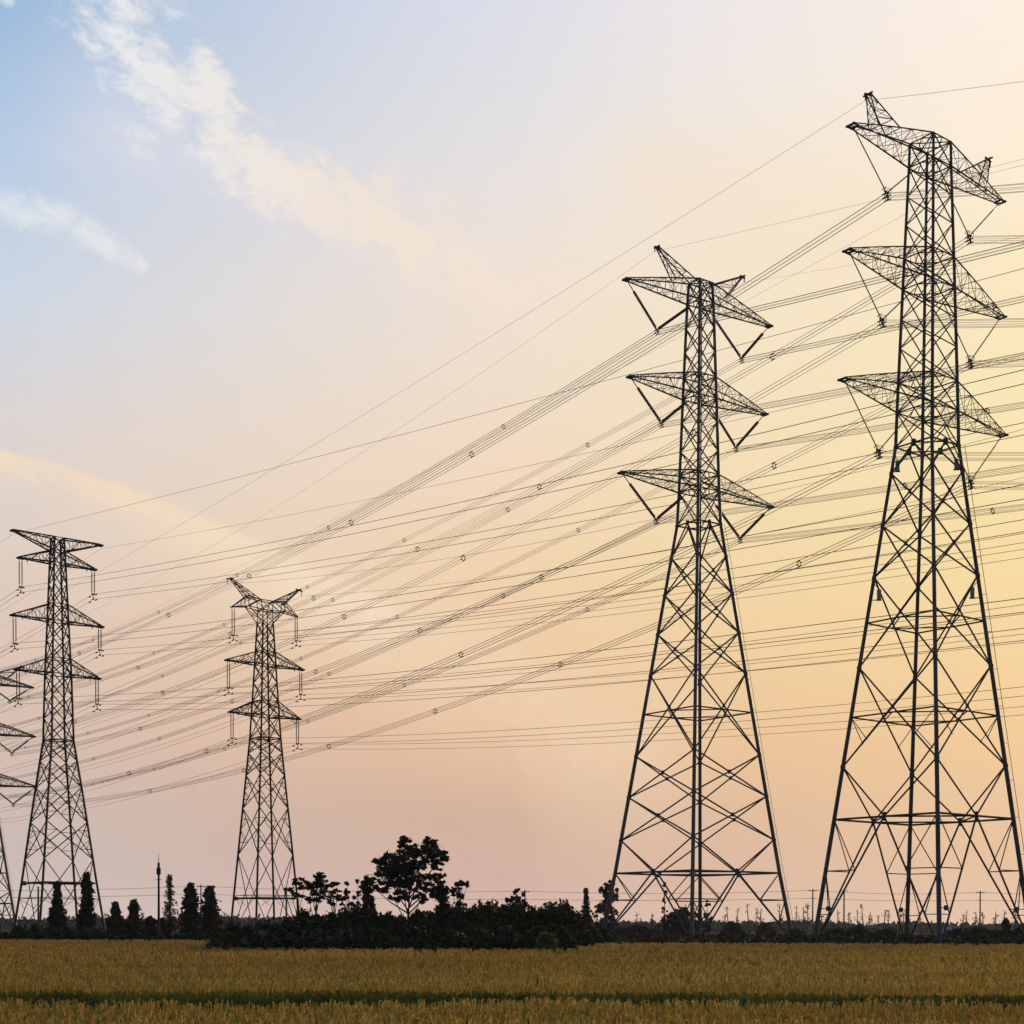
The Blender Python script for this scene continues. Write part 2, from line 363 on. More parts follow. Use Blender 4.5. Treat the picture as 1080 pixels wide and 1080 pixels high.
    def vstring(s, key, arm_o, p_tip, p_in, p_bot, r_thin, r_ins, frac=(.22, .97), sheds=26, ring=.0):
        """V pair of insulator strings meeting at a yoke; sub-parts of the arm"""
        p_bot = Vector(p_bot)
        for p, f0, f1 in ((Vector(p_tip), *frac), (Vector(p_in), frac[0]*.7, frac[1])):
            b = MB(); e = p_bot+Vector((0, 0, .25))+(p-p_bot).normalized()*.12
            b.tube(p, p.lerp(e, f0), r_thin, n=5); b.tube(p.lerp(e, f1), e, r_thin, n=5)
            st_, en = p.lerp(e, f0), p.lerp(e, f1); b.tube(st_, en, r_ins*.72, n=6)
            for i in range(sheds):
                c = st_.lerp(en, (i+.5)/sheds); d = (en-st_).normalized()*.035
                b.tube(c-d, c+d, r_ins*1.12, n=7)
            if ring: b.ring(st_.lerp(en, .97), ring, .025, en-st_)
            b.build('insulator_string', M['insul'], arm_o)
        b = MB(); x, y, z = p_bot
        b.tube((x-.30, 0, z+.34), (x+.30, 0, z+.34), .06); b.tube((x-.3, 0, z+.34), (x, 0, z), .05); b.tube((x+.3, 0, z+.34), (x, 0, z), .05)
        for i in range(6):
            a = i*math.pi/3+math.pi/6; c = (x+.31*math.cos(a), 0, z-.05+.31*math.sin(a)); b.tube((c[0], -.22, c[2]), (c[0], .22, c[2]), .055)
            a2 = a+math.pi/3; b.tube(c, (x+.31*math.cos(a2), 0, z-.05+.31*math.sin(a2)), .035)
        b.tube((x, -.1, z+.3), (x, -.1, z-.35), .05); b.build('yoke_plate', s.m, arm_o)
        s.yoke[key] = Vector((x, 0, z-.05))
    def istring(s, key, arm_o, p, L, r=.05, gap=.13, sheds=20):
        for e in (-1, 1):
            b = MB(); p0 = Vector((p[0]+e*gap, 0, p[2])); p1 = p0-Vector((0, 0, L))
            b.tube(p0, p1, r*.75, n=5)
            for i in range(sheds):
                z = p0.z-L*(.12+.78*(i+.5)/sheds); b.tube((p0.x, 0, z-.022), (p0.x, 0, z+.022), r*1.25, n=6)
            b.build('insulator_string', M['insul'], arm_o)
        b = MB(); z = p[2]-L; b.tube((p[0]-gap-.05, 0, z), (p[0]+gap+.05, 0, z), .06); b.tube((p[0], 0, z), (p[0], 0, z-.5), .045)
        for q in (0, -.5): b.tube((p[0], -.25, z+q), (p[0], .25, z+q), .06)
        b.build('yoke_plate', s.m, arm_o)
        s.yoke[key] = Vector((p[0], 0, z))

Z = EYE
def up(lv): return [(z+Z, w) for z, w in lv]
PYL = 'lattice pylons of the power lines'

def big_tower(label, X, D, al, lv, nodes_lo, belts, nodes_hi, arms, horn, yk, legr, br, kz=0.0, thin=.05, thick=.07, ringr=.0, plates=True, feet_belt=True):
    t = Tower(label, X, D, al, up(lv), PYL)
    base = t.lv[0][0]
    lo = [z+Z for z in nodes_lo]; hi = [z+Z for z in nodes_hi]; be = [z+Z for z in belts]
    t.legs(legr[0], legr[1], lo, 1.25)
    # lower body: inverted V under the waist, X panels, then the splayed foot panel
    b = t.xpanels(sorted(lo[1:]), br[0], br[0]*2.2)
    zw, z1 = lo[0], lo[1]
    for k in range(4):
        m = t.face(k, .5, zw); b.tube(m, t.c(k, z1), br[0]); b.tube(m, t.c(k+1, z1), br[0])
        b.tube(t.face(k, .5, zw-.25), t.face(k, .5, zw+.25), .2, n=6)
    zb, z2 = be[-1], lo[-1]
    for k in range(4):
        C = t.face(k, .5, zb); b.tube(t.face(k, .5, zb-.35), t.face(k, .5, zb+.35), br[0]*2.0, n=6)
        for e in (0, 1):
            b.tube(C, t.c(k+e, z2), br[0]); F0 = t.c(k+e, base+.3); b.tube(C, F0, br[0]*1.15)
            d1 = C.lerp(F0, .40); d2 = C.lerp(F0, .74)
            b.tube(t.c(k+e, zb), d1, br[1]); b.tube(t.c(k+e, d1.z), d1, br[1]); b.tube(t.c(k+e, d1.z), d2, br[1])
            b.tube(t.c(k+e, d2.z), d2, br[1]*.8)
    # redundants under the second belt
    for zb2, zlow in ((be[-2], lo[-1]),) if be[-2]-lo[-1] < 6 else ():
        for k in range(4):
            C = t.face(k, .5, zb2)
            for e in (0, 1):
                d = C.lerp(t.c(k+e, zlow), .5); b.tube(t.c(k+e, zb2), d, br[1]*.8)
    b.build('lower_bracing', t.m, t.root)
    for i, z in enumerate(be):
        t.belt(z, br[0]*(1.25 if i == len(be)-1 else .95))
    t.belt(zw, br[0])
    b = t.xpanels(hi, br[1]*1.15, br[1]*1.9)
    for z in hi:
        for k in range(4):
            if any(abs(z-Z-a[1]) < .01 or abs(z-Z-a[2]) < .01 for a in arms): b.tube(t.c(k, z), t.c(k+1, z), br[1]*1.2); b.tube(t.face(k, .5, z), t.face(k+1, .5, z), br[1])
    b.tube(t.c(0, hi[-1]), t.c(2, hi[-1]), br[1]); b.tube(t.c(1, hi[-1]), t.c(3, hi[-1]), br[1])
    b.build('upper_bracing', t.m, t.root)
    for i, (nm, zlo, zhi, Lh, ztip, n) in enumerate(arms):
        for sg in (-1, 1):
            o, hf = t.arm(sg, zlo+Z, zhi+Z, Lh, ztip+Z, n, br[2], br[3], tipw=.28, rise=.06)
            l, zy = yk[nm+('' if sg < 0 else 'r')]
            ksc = Lh/10
            t.vstring(nm+('' if sg < 0 else 'r'), o, (sg*(Lh-.25), 0, ztip+Z-.1), (sg*(t.w(zlo+Z)+.35), 0, zlo+Z-.45*ksc), (l, 0, zy+Z), thin, thick, ring=ringr)
            if i == 0:
                h = horn
                t.horn(sg, (h[2], float(hf(max(0, (h[2]-t.w(zhi+Z))/(Lh-t.w(zhi+Z))), 1).z)), (h[3], float(hf((h[3]-t.w(zhi+Z))/(Lh-t.w(zhi+Z)), 1).z)), h[0], h[1]+Z, br[2]*.9, br[3], t.w(zhi+Z)*.62, t.w(zhi+Z)*.42)
    # climbing rail down the outer side of the right leg
    b = MB()
    off = lambda p: Vector((p.x+.34, p.y-.34, p.z))
    zs = np.linspace(base+2, hi[0], 14)
    for za, zc in zip(zs[:-1], zs[1:]): b.tube(off(t.c(1, za)), off(t.c(1, zc)), .025); b.tube(t.c(1, za), off(t.c(1, za)), .02)
    b.build('climbing_rail', t.m, t.root)
    if plates:
        for k in (3, 1):
            for z in (zw-1.4, lo[3]-1.3):
                b = MB(); p = t.c(k, z)*1.0; q = Vector((p.x*.86, p.y*.86, z)); q.z = z
                b.box((q.x, q.y, z-.1), (.17, .03, .42), R(-45)); o = b.build('sign_plate', M['plate2'], t.root)
                b = MB(); b.tube((q.x, q.y, z+.32), t.c(k, z+.9), .03); b.tube((q.x, q.y, z-.55), t.c(k, z-.55), .04); b.box((q.x, q.y, z-.56), (.22, .05, .05), R(-45)); b.tube((q.x, q.y, z-.6), (q.x, q.y, z+.34), .02); b.build('plate_bracket', t.m, o)
        for k in range(4):
            z = base+3.6; p = t.c(k, z); d = t.face(k, .14, z); b = MB(); b.tube(p, d, .04); b.box(tuple(p.lerp(d, .55)), (.12, .12, .2)); b.build('marker_box', M['plate'], t.root)
    return t

R_lv = [(-2.1, 6.35), (39.73, 1.80), (42.6, 1.74), (52.66, 1.48), (62.57, 1.20), (64.54, 1.16)]
R_arms = [('a1', 62.57, 64.54, 10.04, 62.66, 8), ('a2', 52.66, 55.2, 10.36, 52.9, 8), ('a3', 42.6, 45.06, 10.78, 42.82, 8)]
R_yk = dict(a1=(-5.62, 58.51), a1r=(5.48, 58.23), a2=(-6.06, 48.33), a2r=(5.84, 47.86), a3=(-6.32, 37.88), a3r=(6.06, 37.74))
R_hi = [39.73, 42.6, 45.06, 47.85, 50.2, 52.66, 55.2, 57.9, 60.2, 62.57, 64.54]
tR = big_tower('tallest steel lattice pylon at the right edge', 34.21, 125, 38.27, R_lv,
    [39.73, 37.6, 33.3, 29.05, 21.6, 13.36], [25.29, 17.48, 8.97], R_hi, R_arms, (8.01, 65.68, 4.9, 7.3), R_yk, (.20, .115), (.075, .048, .060, .026), thin=.045, thick=.05, ringr=.2)
k = 1.3
T2_lv = [(-2.1, 8.37), (6.53, 7.12), (26.13, 4.69), (49.14, 1.87), (53.16, 1.72), (64.44, 1.44), (75.97, 1.12), (78.46, .99)]
T2_arms = [('a1', 75.97, 78.46, 11.87, 75.97, 9), ('a2', 64.44, 67.05, 11.19, 64.78, 9), ('a3', 53.16, 55.2, 12.43, 53.33, 9)]
T2_yk = dict(a1=(-6.94, 70.99), a1r=(6.96, 70.67), a2=(-6.18, 60.13), a2r=(6.10, 59.48), a3=(-6.9, 48.5), a3r=(6.94, 48.32))
T2 = big_tower('slender horned lattice pylon just right of the middle, straddling a dark dome shaped tree', 22.73, 184.89, 35.44, T2_lv,
    [49.14, 45.2, 40.67, 35.9, 30.9, 20.95, 15.9, 10.58], [26.13, 6.53], [49.14, 53.16, 55.2, 58.1, 61.6, 64.44, 67.05, 70.1, 73.0, 75.97, 78.46], T2_arms, (6.98, 80.94, 1.3, 4.3), T2_yk, (.25, .185), (.10, .068, .09, .034), thin=.06, thick=.17, plates=False)
dz = -15.3
T5_lv = [(-2.1, 4.95+.0)] + [(z+dz, w) for z, w in R_lv[1:]]
T5 = big_tower('pylon cut off by the left edge, only its right arms and leg showing', -104.3, 295.4, 38.4, T5_lv,
    [z+dz for z in (39.73, 37.6, 33.3, 29.05, 21.6)], [25.29+dz, 4.0], [z+dz for z in R_hi], [(n, a+dz, b+dz, l, c+dz, q) for n, a, b, l, c, q in R_arms],
    (8.01, 66.6+dz, 1.8, 4.8), {q: (l, z+dz+1.2) for q, (l, z) in R_yk.items()}, (.26, .2), (.11, .08, .13, .05), thin=.08, thick=.15, plates=False)

def small_tower(label, X, D, al, lv, nodes_lo, belts, nodes_hi, arms, A, slen, top):
    t = Tower(label, X, D, al, up(lv), PYL, 'steel2'); base = t.lv[0][0]
    lo = [z+Z for z in nodes_lo]; hi = [z+Z for z in nodes_hi]
    t.legs(.115, .09, [], 0, foot=.35)
    b = t.xpanels(sorted(lo), .052, .10, redund=True)
    zf = min(lo); zc = base+(zf-base)*.62
    for k in range(4):
        b.tube(t.c(k, base+.2), t.c(k+1, zf), .046); b.tube(t.c(k+1, base+.2), t.c(k, zf), .046)
        for q in (.3, .55):
            z = base+(zf-base)*q; b.tube(t.c(k, z), t.face(k, .5, z), .026); b.tube(t.c(k+1, z), t.face(k, .5, z), .026)
            for e in (0, 1): b.tube(t.c(k+e, z), t.face(k, .3 if e == 0 else .7, z-1.0), .024)
    b.build('lower_bracing', t.m, t.root)
    for z in belts: t.belt(z+Z, .055)
    b = t.xpanels(hi, .052, .085)
    for a in arms:
        for z in (a[1]+Z, a[2]+Z):
            for k in range(4): b.tube(t.c(k, z), t.c(k+1, z), .045)
    b.build('upper_bracing', t.m, t.root)
    for nm, zlo, zhi, Lh, ztip, n in arms:
        for sg in (-1, 1):
            o, hf = t.arm(sg, zlo+Z, zhi+Z, Lh, ztip+Z, n, .065, .032, tipw=.10, rise=.0)
            if nm.startswith('a'):
                key = nm+('' if sg < 0 else 'r'); l, z = A[key]
                t.istring(key, o, (l, 0, ztip+Z-.05), ztip-z, .05)
                q = MB(); q.tube((l*.82, 0, ztip+Z), (l*.82, 0, ztip+Z-.28), .05); q.build('hanger_lug', t.m, o)
            else:
                t.yoke['p' if sg < 0 else 'pr'] = Vector((sg*Lh, 0, ztip+Z-.3))
    # climbing guard rail with its round box
    z = belts[-1]+Z
    b = MB(); p, q = t.c(3, z), t.c(1, z); e0, e1 = t.c(0, z)*.93, t.c(1, z)*.93; e3 = t.c(3, z)*.93
    for g0, g1 in ((e3, e0), (e0, e1)): b.tube((g0.x, g0.y, z), (g1.x, g1.y, z), .11, n=8)
    b.build('climbing_guard', t.m, t.root)
    b = MB(); b.tube((e3.x, e3.y, z-.2), (e3.x, e3.y, z+.2), .2, n=10); b.build('marker_box', M['plate'], t.root)
    return t
T3_lv = [(-2.1, 3.36), (3.99, 2.60), (12.05, 1.70), (17.33, 1.06), (23.53, .92), (28.51, .74), (33.93, .56), (36.32, .46)]
T3A = dict(a1=(-3.55, 31.29), a1r=(3.5, 31.63), a2=(-4.15, 26.01), a2r=(4.15, 26.38), a3=(-3.85, 20.97), a3r=(3.85, 21.18))
T3 = small_tower('straight topped lattice pylon at far left with a flat crossarm on its top', -42.94, 142, 38.98, T3_lv,
    [17.33, 15.4, 12.9, 9.6, 6.1], [17.33, 3.85], [17.33, 19.4, 21.5, 23.53, 25.0, 26.8, 28.51, 30.1, 32.0, 33.93, 35.1, 36.32],
    [('a1', 33.93, 35.1, 3.67, 33.91, 5), ('a2', 28.51, 30.1, 4.35, 28.54, 5), ('a3', 23.53, 25.0, 4.03, 23.56, 5), ('p', 35.1, 36.32, 4.28, 36.31, 5)], T3A, 2.6, None)
T4_lv = [(-2.1, 2.73), (0, 2.58), (19.2, 1.15), (21.5, 1.04), (26.73, .79), (31.0, .60)]
T4A = dict(a1=(-3.7, 29.33), a1r=(3.7, 29.66), a2=(-4.25, 24.0), a2r=(4.25, 24.19), a3=(-3.85, 18.97), a3r=(3.85, 19.0))
T4 = small_tower('Y headed lattice pylon with two raised horns, rising left of the big tree', -25.53, 155, 39.58, T4_lv,
    [19.2, 17.7, 15.4, 12.0, 7.2], [19.2, 2.7], [19.2, 21.5, 23.0, 24.9, 26.73, 28.1, 29.5, 31.0],
    [('a2', 26.73, 28.1, 4.43, 26.73, 5), ('a3', 21.5, 23.0, 4.04, 21.55, 5)], T4A, 2.6, None)
# Y-shaped head of this pylon
b = MB(); zn = 31.0+Z
def HP(l, e, z): return Vector((l, e, z+Z))
for e in (-1, 1):
    pts = {}
    for sg in (-1, 1):
        n0 = HP(sg*.6, e*.6, 31.0); a = HP(sg*2.1, e*.42, 32.45); t_ = HP(sg*2.15, e*.36, 33.5); i0 = HP(sg*.75, e*.42, 33.3); ib = HP(sg*.55, e*.5, 32.3)
        for p, q in ((n0, a), (a, t_), (t_, i0), (n0, ib), (ib, a), (ib, i0), (a, i0)): b.tube(p, q, .05)
        m1, m2 = n0.lerp(a, .5), n0.lerp(ib, .6); b.tube(m1, m2, .03); b.tube(m1, ib, .03); b.tube(a.lerp(t_, .5), i0.lerp(t_, .5), .03)
        pts[sg] = (n0, a, t_, i0, ib)
    b.tube(pts[-1][3], pts[1][3], .05); b.tube(pts[-1][4], pts[1][4], .05); b.tube(pts[-1][4], pts[1][3], .035); b.tube(pts[1][4], pts[-1][3], .035); b.tube(pts[-1][0], pts[1][4], .035); b.tube(pts[1][0], pts[-1][4], .035)
for sg in (-1, 1):
    for l, w, z in ((2.1, .42, 32.45), (2.15, .36, 33.5), (.75, .42, 33.3), (.55, .5, 32.3), (.6, .6, 31.0)): b.tube(HP(sg*l, -w, z), HP(sg*l, w, z), .035)
    b.tube(HP(sg*.6, -.6, 31), HP(sg*2.1, .42, 32.45), .03); b.tube(HP(sg*.75, -.42, 33.3), HP(sg*2.15, .36, 33.5), .03)
b.build('head_frame', M['steel2'], T4.root)
for sg in (-1, 1):
    o = MB()
    for e in (-1, 1):
        tip = HP(sg*3.86, e*.08, 32.17)
        for p in (HP(sg*2.1, e*.42, 32.45), HP(sg*2.15, e*.36, 33.5)): o.tube(p, tip, .05)
        m = HP(sg*2.9, e*.25, 32.33); o.tube(HP(sg*2.15, e*.36, 33.5), m, .03); o.tube(m, HP(sg*3.0, e*.22, 32.85), .028)
    for l in (2.6, 3.3): o.tube(HP(sg*l, -.28, 32.35), HP(sg*l, .28, 32.35), .028)
    o.tube(HP(sg*3.7, -.15, 32.17), HP(sg*3.95, .15, 32.17), .07)
    ao = o.build('crossarm', M['steel2'], T4.root)
    key = 'a1' if sg < 0 else 'a1r'; l, z = T4A[key]; T4.istring(key, ao, (l, 0, 32.1+Z), 32.1-z, .05)
    T4.horn(sg, (.75, 33.3+Z), (2.12, 33.2+Z), 4.0, 34.95+Z, .045, .026, .42, .36, .12, 5)

# ------------------------------------------------------------------ wires
def span(A, th, side, m, q, smax, n=26, pw=1.0):
    d = np.array([-math.sin(R(th)), math.cos(R(th))])*side
    return [Vector((A[0]+d[0]*s, A[1]+d[1]*s, A[2]-m*s+q*s*s)) for s in np.linspace(0, smax, n)]
def end_span(A, B, q, n=40):
    A, B = np.array(A), np.array(B); Ls = np.linalg.norm((B-A)[:2]); out = []
    for t in np.linspace(0, 1, n):
        p = A+(B-A)*t; p[2] -= q*Ls*Ls*t*(1-t); out.append(Vector(p))
    return out
HEX = [(.31*math.cos(i*math.pi/3+math.pi/6), .31*math.sin(i*math.pi/3+math.pi/6)) for i in range(6)]
TWIN = [(0, 0), (0, -.5)]
SP6 = None
def spacer_mesh():
    b = MB(); P = [Vector((x, 0, z)) for x, z in HEX]
    for i in range(6):
        b.tube(P[i]*.78, P[(i+1) % 6]*.78, .035, n=5); b.tube(P[i]*.75, P[i]*1.16, .04, n=5); b.tube(P[i]*1.0-Vector((0, .09, 0)), P[i]*1.0+Vector((0, .09, 0)), .055, n=6)
    return b.mesh('spacer', M['steel'])
SP6 = spacer_mesh()
def damper_mesh():
    b = MB(); b.tube((0, -.2, -.1), (0, .2, -.1), .02); b.tube((0, 0, 0), (0, 0, -.1), .03)
    for e in (-1, 1): b.tube((0, e*.2, -.1), (0, e*.08, -.1), .055, n=6)
    return b.mesh('damper', M['steel'])
DMP = damper_mesh()
def bundle(t, key, lspan, rspan, offs, label, group, r, spacers=()):
    A = t.world(t.yoke[key])
    root = thing('conductor_bundle', label, 'power line', A, t.al, group)
    inv = (Matrix.Translation(A) @ Matrix.Rotation(t.al, 4, 'Z')).inverted()
    pts = list(reversed(lspan)) + rspan[1:]; ap = Vector((math.cos(t.al), math.sin(t.al), 0))
    loc = [inv @ p for p in pts]
    for ox, oz in offs:
        b = MB(); b.path([p+Vector((ox, 0, oz)) for p in loc], r, n=4); b.build('conductor', M['wire'], root)
    for u in spacers:
        # spacer where the left or right span passes a given local distance
        p = inv @ u[0]; o = link('spacer', SP6, root); o.location = p; o.rotation_euler = (u[1], 0, 0)
    return root, inv
def walk(pts, dists):
    out = []; acc = 0; k = 0; dists = list(dists)
    for a, b in zip(pts[:-1], pts[1:]):
        l = (b-a).length
        while k < len(dists) and dists[k] <= acc+l:
            f = (dists[k]-acc)/l; d = b-a; out.append((a.lerp(b, f), math.atan2(d.z, math.hypot(d.x, d.y)))); k += 1
        acc += l
    return out
POS = {'a1': 'upper left', 'a2': 'middle left', 'a3': 'lower left', 'a1r': 'upper right', 'a2r': 'middle right', 'a3r': 'lower right'}
GQ = 'six-wire conductor bundles of the two tallest pylons'; GT = 'twin-wire conductors of the two smaller pylons'; GE = 'single earth wires running between pylon tops'
RL = dict(a1=(.1542, 4.32e-4), a2=(.1685, 5.21e-4), a3=(.1746, 5.27e-4), a1r=(.1547, 4.91e-4), a2r=(.1581, 4.73e-4), a3r=(.1763, 5.36e-4))
RR = dict(a1=(.333, 9e-4), a1r=(.350, 8.9e-4), a2=(.315, 8.9e-4), a2r=(.264, 8.9e-4), a3=(.266, 8.9e-4), a3r=(.247, 8.9e-4))
TL = dict(a1=(.0939, 2.92e-4), a2=(.1024, 2.65e-4), a3=(.1089, 2.58e-4), a1r=(.0871, 2.17e-4), a2r=(.11, 2.59e-4), a3r=(.116, 2.57e-4))
TR = dict(a1=(.168, 1.2e-4), a1r=(.155, 1.2e-4), a2=(.149, 1.2e-4), a2r=(.152, 1.2e-4), a3=(.127, 1.2e-4), a3r=(.128, 1.2e-4))
for key in POS:
    A = tR.world(tR.yoke[key]); B = T5.world(T5.yoke[key])
    ls = end_span(A, B, RL[key][1]); rs = span(A, 38.3, -1, *RR[key], 200)
    u0 = {'a1': 20, 'a2': 21, 'a3': 56, 'a1r': 22, 'a2r': 22, 'a3r': 19}[key]
    sp = [(p, -a) for p, a in walk(ls, [u0+i for i in (0, 35, 59, 84, 108, 140, 175)])]
    bundle(tR, key, ls, rs, HEX, 'six-wire bundle hung from the %s arm of the tallest pylon at the right edge' % POS[key], GQ, .0145, sp)
    A = T2.world(T2.yoke[key]); ls = span(A, 35.45, 1, *TL[key], 300, 34); rs = span(A, 35.4, -1, *TR[key], 240, 24)
    sp = [(p, -a) for p, a in walk(ls, [{'a1': 32, 'a2': 32, 'a3': 32, 'a1r': 31, 'a2r': 32, 'a3r': 31}[key]+i for i in (0, 50, 85, 122, 160, 200, 250)])]
    sp += [(p, a) for p, a in walk(rs, [38, 90])]
    bundle(T2, key, ls, rs, HEX, 'six-wire bundle hung from the %s arm of the slender pylon right of middle' % POS[key], GQ, .0185, sp)
T3R = dict(a1=(.1302, 2.24e-4), a1r=(.1294, 2.27e-4), a2=(.1234, 2.5e-4), a2r=(.1198, 2.73e-4), a3=(.1126, 2.47e-4), a3r=(.1218, 3.54e-4))
T4R = dict(a1=(.117, 3.37e-4), a1r=(.1081, 3.19e-4), a2=(.1036, 3.59e-4), a2r=(.1047, 3.52e-4), a3=(.0984, 3.8e-4), a3r=(.0992, 3.91e-4))
for t, P, th, nm, ml in ((T3, T3R, 36.66, 'flat topped pylon at far left', .086), (T4, T4R, 38.75, 'Y headed pylon near the big tree', .092)):
    for key in POS:
        A = t.world(t.yoke[key]); ls = span(A, math.degrees(t.al), 1, ml, 5.9e-4, 150, 20); rs = span(A, th, -1, *P[key], 230, 30)
        root, inv = bundle(t, key, ls, rs, TWIN, 'twin wires on the %s arm of the %s' % (POS[key], nm), GT, .0145)
        for pts in (ls, rs):
            for p, a in walk(pts, [.75]):
                for oz in (0, -.5): o = link('damper', DMP, root); o.location = inv @ p+Vector((0, 0, oz)); o.rotation_euler = (0, 0, 0)
def earth(t, key, ls, rs, label, r):
    b = MB(); A = t.world(t.yoke[key]); pts = [p-A for p in (list(reversed(ls))+rs[1:])]
    b.path(pts, r, n=4); b.build('earth_wire', M['wire'], None, label=label, cat='earth wire', group=GE, loc=A)
for t, key, l, r_, lab, rad in (
    (tR, 'p', None, (38.3, .34, 8.9e-4, 200), 'thin single wire from the left horn of the tallest pylon, uppermost in the sky', .012),
    (tR, 'pr', None, (38.3, .168, 8.9e-4, 120), 'single thin wire from the right horn of the tallest pylon', .010),
    (T2, 'p', (35.45, .105, 2.6e-4, 300), (35.4, .215, 1.2e-4, 220), 'thin single wire from the left horn of the slender pylon right of middle', .012),
    (T2, 'pr', (35.45, .10, 2.6e-4, 300), (35.4, .235, 1.2e-4, 220), 'thin single wire from the right horn of the slender pylon right of middle', .010),
    (T3, 'p', (38.98, .08, 5e-4, 150), (36.66, .1266, .6e-4, 230), 'thin single wire from the left tip of the flat topped far left pylon', .010),
    (T3, 'pr', (38.98, .08, 5e-4, 150), (36.66, .1381, 1.83e-4, 230), 'thin single wire from the right tip of the flat topped far left pylon', .009),
    (T4, 'p', (39.58, .08, 5e-4, 150), (38.75, .1463, 7.08e-4, 200), 'single thin wire from the left horn of the Y headed pylon', .011),
    (T4, 'pr', (39.58, .08, 5e-4, 150), (38.75, .14, 6.6e-4, 200), 'single thin wire from the right horn of the Y headed pylon', .011)):
    A = t.world(t.yoke[key])
    ls = end_span(A, T5.world(T5.yoke[key]), 1.2e-4) if l is None else span(A, l[0], 1, *l[1:], 30)
    earth(t, key, ls, span(A, r_[0], -1, *r_[1:], 30), lab, rad)

# ------------------------------------------------------------------ trees and shrubs
def crown_from_blobs(D, blobs, dens, size, mat_, sub=.3, depth=1.0, flat=0.0, ground=0.0):
    pts = []
    for u, v, r in blobs:
        c = at(u, v, D); rm = r/F*D; n = max(5, int(dens*(r/10)**2))
        for _ in range(n):
            d = rng.normal(size=3); d /= np.linalg.norm(d); d *= rng.uniform(.1, 1)**(1/2.2)*rm; d[1] *= depth
            k = rng.integers(14, 30); cc = c+d; s_ = rm*sub*rng.uniform(.5, 1.1); q = rng.normal(size=(k, 3))*s_*.5; q[:, 2] *= (1-flat*.8); pts.append(cc+q)
    P = np.concatenate(pts); P = P[P[:, 2] > ground+.03]
    return P
def tree(name, label, D, base_u, blobs, dens=14, size=.12, mkey='leaf', group=None, trunk=.14, flat=0, sub=.3, limbs=True, cat='tree', stems=1):
    b0 = at(base_u, 976, D); b0[2] = 0; root = thing(name, label, cat, tuple(b0), 0, group)
    P = crown_from_blobs(D, blobs, dens, size, M[mkey], sub=sub, flat=flat)
    me = quads_mesh('crown', leaves(P-b0, size, flat=flat*.8), [M[mkey]]); link('crown', me, root)
    mb = MB(); cz = max(at(u, v, D)[2] for u, v, r in blobs); C = np.mean([at(u, v, D) for u, v, r in blobs], 0)
    for i in range(stems):
        o = rng.normal(size=2)*.25*(i > 0)
        top = np.array([C[0]-b0[0]+o[0]*2, o[1], cz*.8]); k = 6
        mb.path([(o[0]+(top[0]-o[0])*(j/k)**1.4+rng.normal()*.04, o[1]+rng.normal()*.04, top[2]*j/k-.1*(j == 0)) for j in range(k+1)], [trunk*(1-.75*j/k) for j in range(k+1)], 6)
    if limbs:
        for u, v, r in blobs:
            c = at(u, v, D)-b0; s = np.array([(C[0]-b0[0])*.4, 0, min(c[2]*.62, cz*.7)]); m_ = (s+c)/2+np.array([0, 0, -.15]); mb.path([s, m_, c, c+(c-m_)*.08], [trunk*.45, trunk*.3, trunk*.16, trunk*.06], 5)
    mb.build('trunk', M['bark'], root)
    return root
def conifer(label, D, u, vtop, hw, group, dens=1.0, shape=1.0, name='conifer', vbase=None, size=.16, mkey='leaf2', sparse=0.0, top_taper=.9, lean=0):
    b0 = at(u, 976, D); b0[2] = 0; H = at(u, vtop, D)[2]; W = hw*1.35/F*D; root = thing(name, label, 'tree', tuple(b0), 0, group)
    mb = MB(); mb.path([(lean*(j/6), 0, H*.97*j/6) for j in range(7)], [.13*(1-.9*j/6)+.01 for j in range(7)], 6)
    pts = []; nlev = int(26*dens); z0 = H*.08
    for i in range(nlev):
        t = (i+.5)/nlev; z = z0+(H-z0)*t; rad = W*min(1, ((1-t)*1.25)**shape+.10)*min(1, .42+t*3.2)*rng.uniform(.45, 1.15)
        nb = int(5+4*(1-t)); a0 = rng.uniform(0, 6.28)
        for j in range(nb):
            if rng.uniform() < sparse*.55: continue
            a = a0+j*6.283/nb+rng.normal()*.25; L_ = rad*rng.uniform(.65, 1.1); e = np.array([math.cos(a)*L_+lean*t, math.sin(a)*L_, z-L_*.12])
            mb.tube((lean*t, 0, z), tuple(e), .02, .008, n=3)
            n = int(34*(1-sparse*.7)); f = rng.uniform(.15, 1.05, n)[:, None]; s_ = np.array([lean*t, 0, z])
            q = s_+(e-s_)*f+rng.normal(size=(n, 3))*np.array([.10, .10, .13])*(W*.55+.2); pts.append(q)
    P = np.concatenate(pts); P[:, 2] = np.minimum(P[:, 2], H+.1)
    link('crown', quads_mesh('crown', leaves(P, size), [M[mkey]]), root); mb.build('trunk', M['bark'], root)
    return root
# conifers standing at the left
GC = 'dark conifers along the far edge of the rice on the left'
conifer('broad pointed conifer standing between the legs of the far left pylon', 126, 60.5, 931, 9, GC, 1.0, .95)
conifer('taller conifer by the right leg of the far left pylon', 127, 91.5, 921, 8, GC, 1.1, .6)
conifer('bushy conifer, left of the two short ones right of the far left pylon', 135, 121.5, 953, 9.5, GC, .8, .8)
conifer('bushy conifer, right of the two short ones left of the slim mast', 135, 141, 950, 9, GC, .8, .6)
conifer('see-through spire shaped conifer just right of the slim mast', 140, 179, 923, 10, GC, 1.0, 1.1, sparse=.62, size=.11)
conifer('dense rounded conifer, left one of the pair left of the Y headed pylon', 132, 201, 933, 10, GC, 1.1, .6)
conifer('dense rounded conifer, right one of the pair left of the Y headed pylon', 130, 221.5, 936, 11, GC, 1.1, .7)
conifer('low dark conifer between the two short ones and the slim mast', 138, 158, 968, 8, GC, .6, .5)
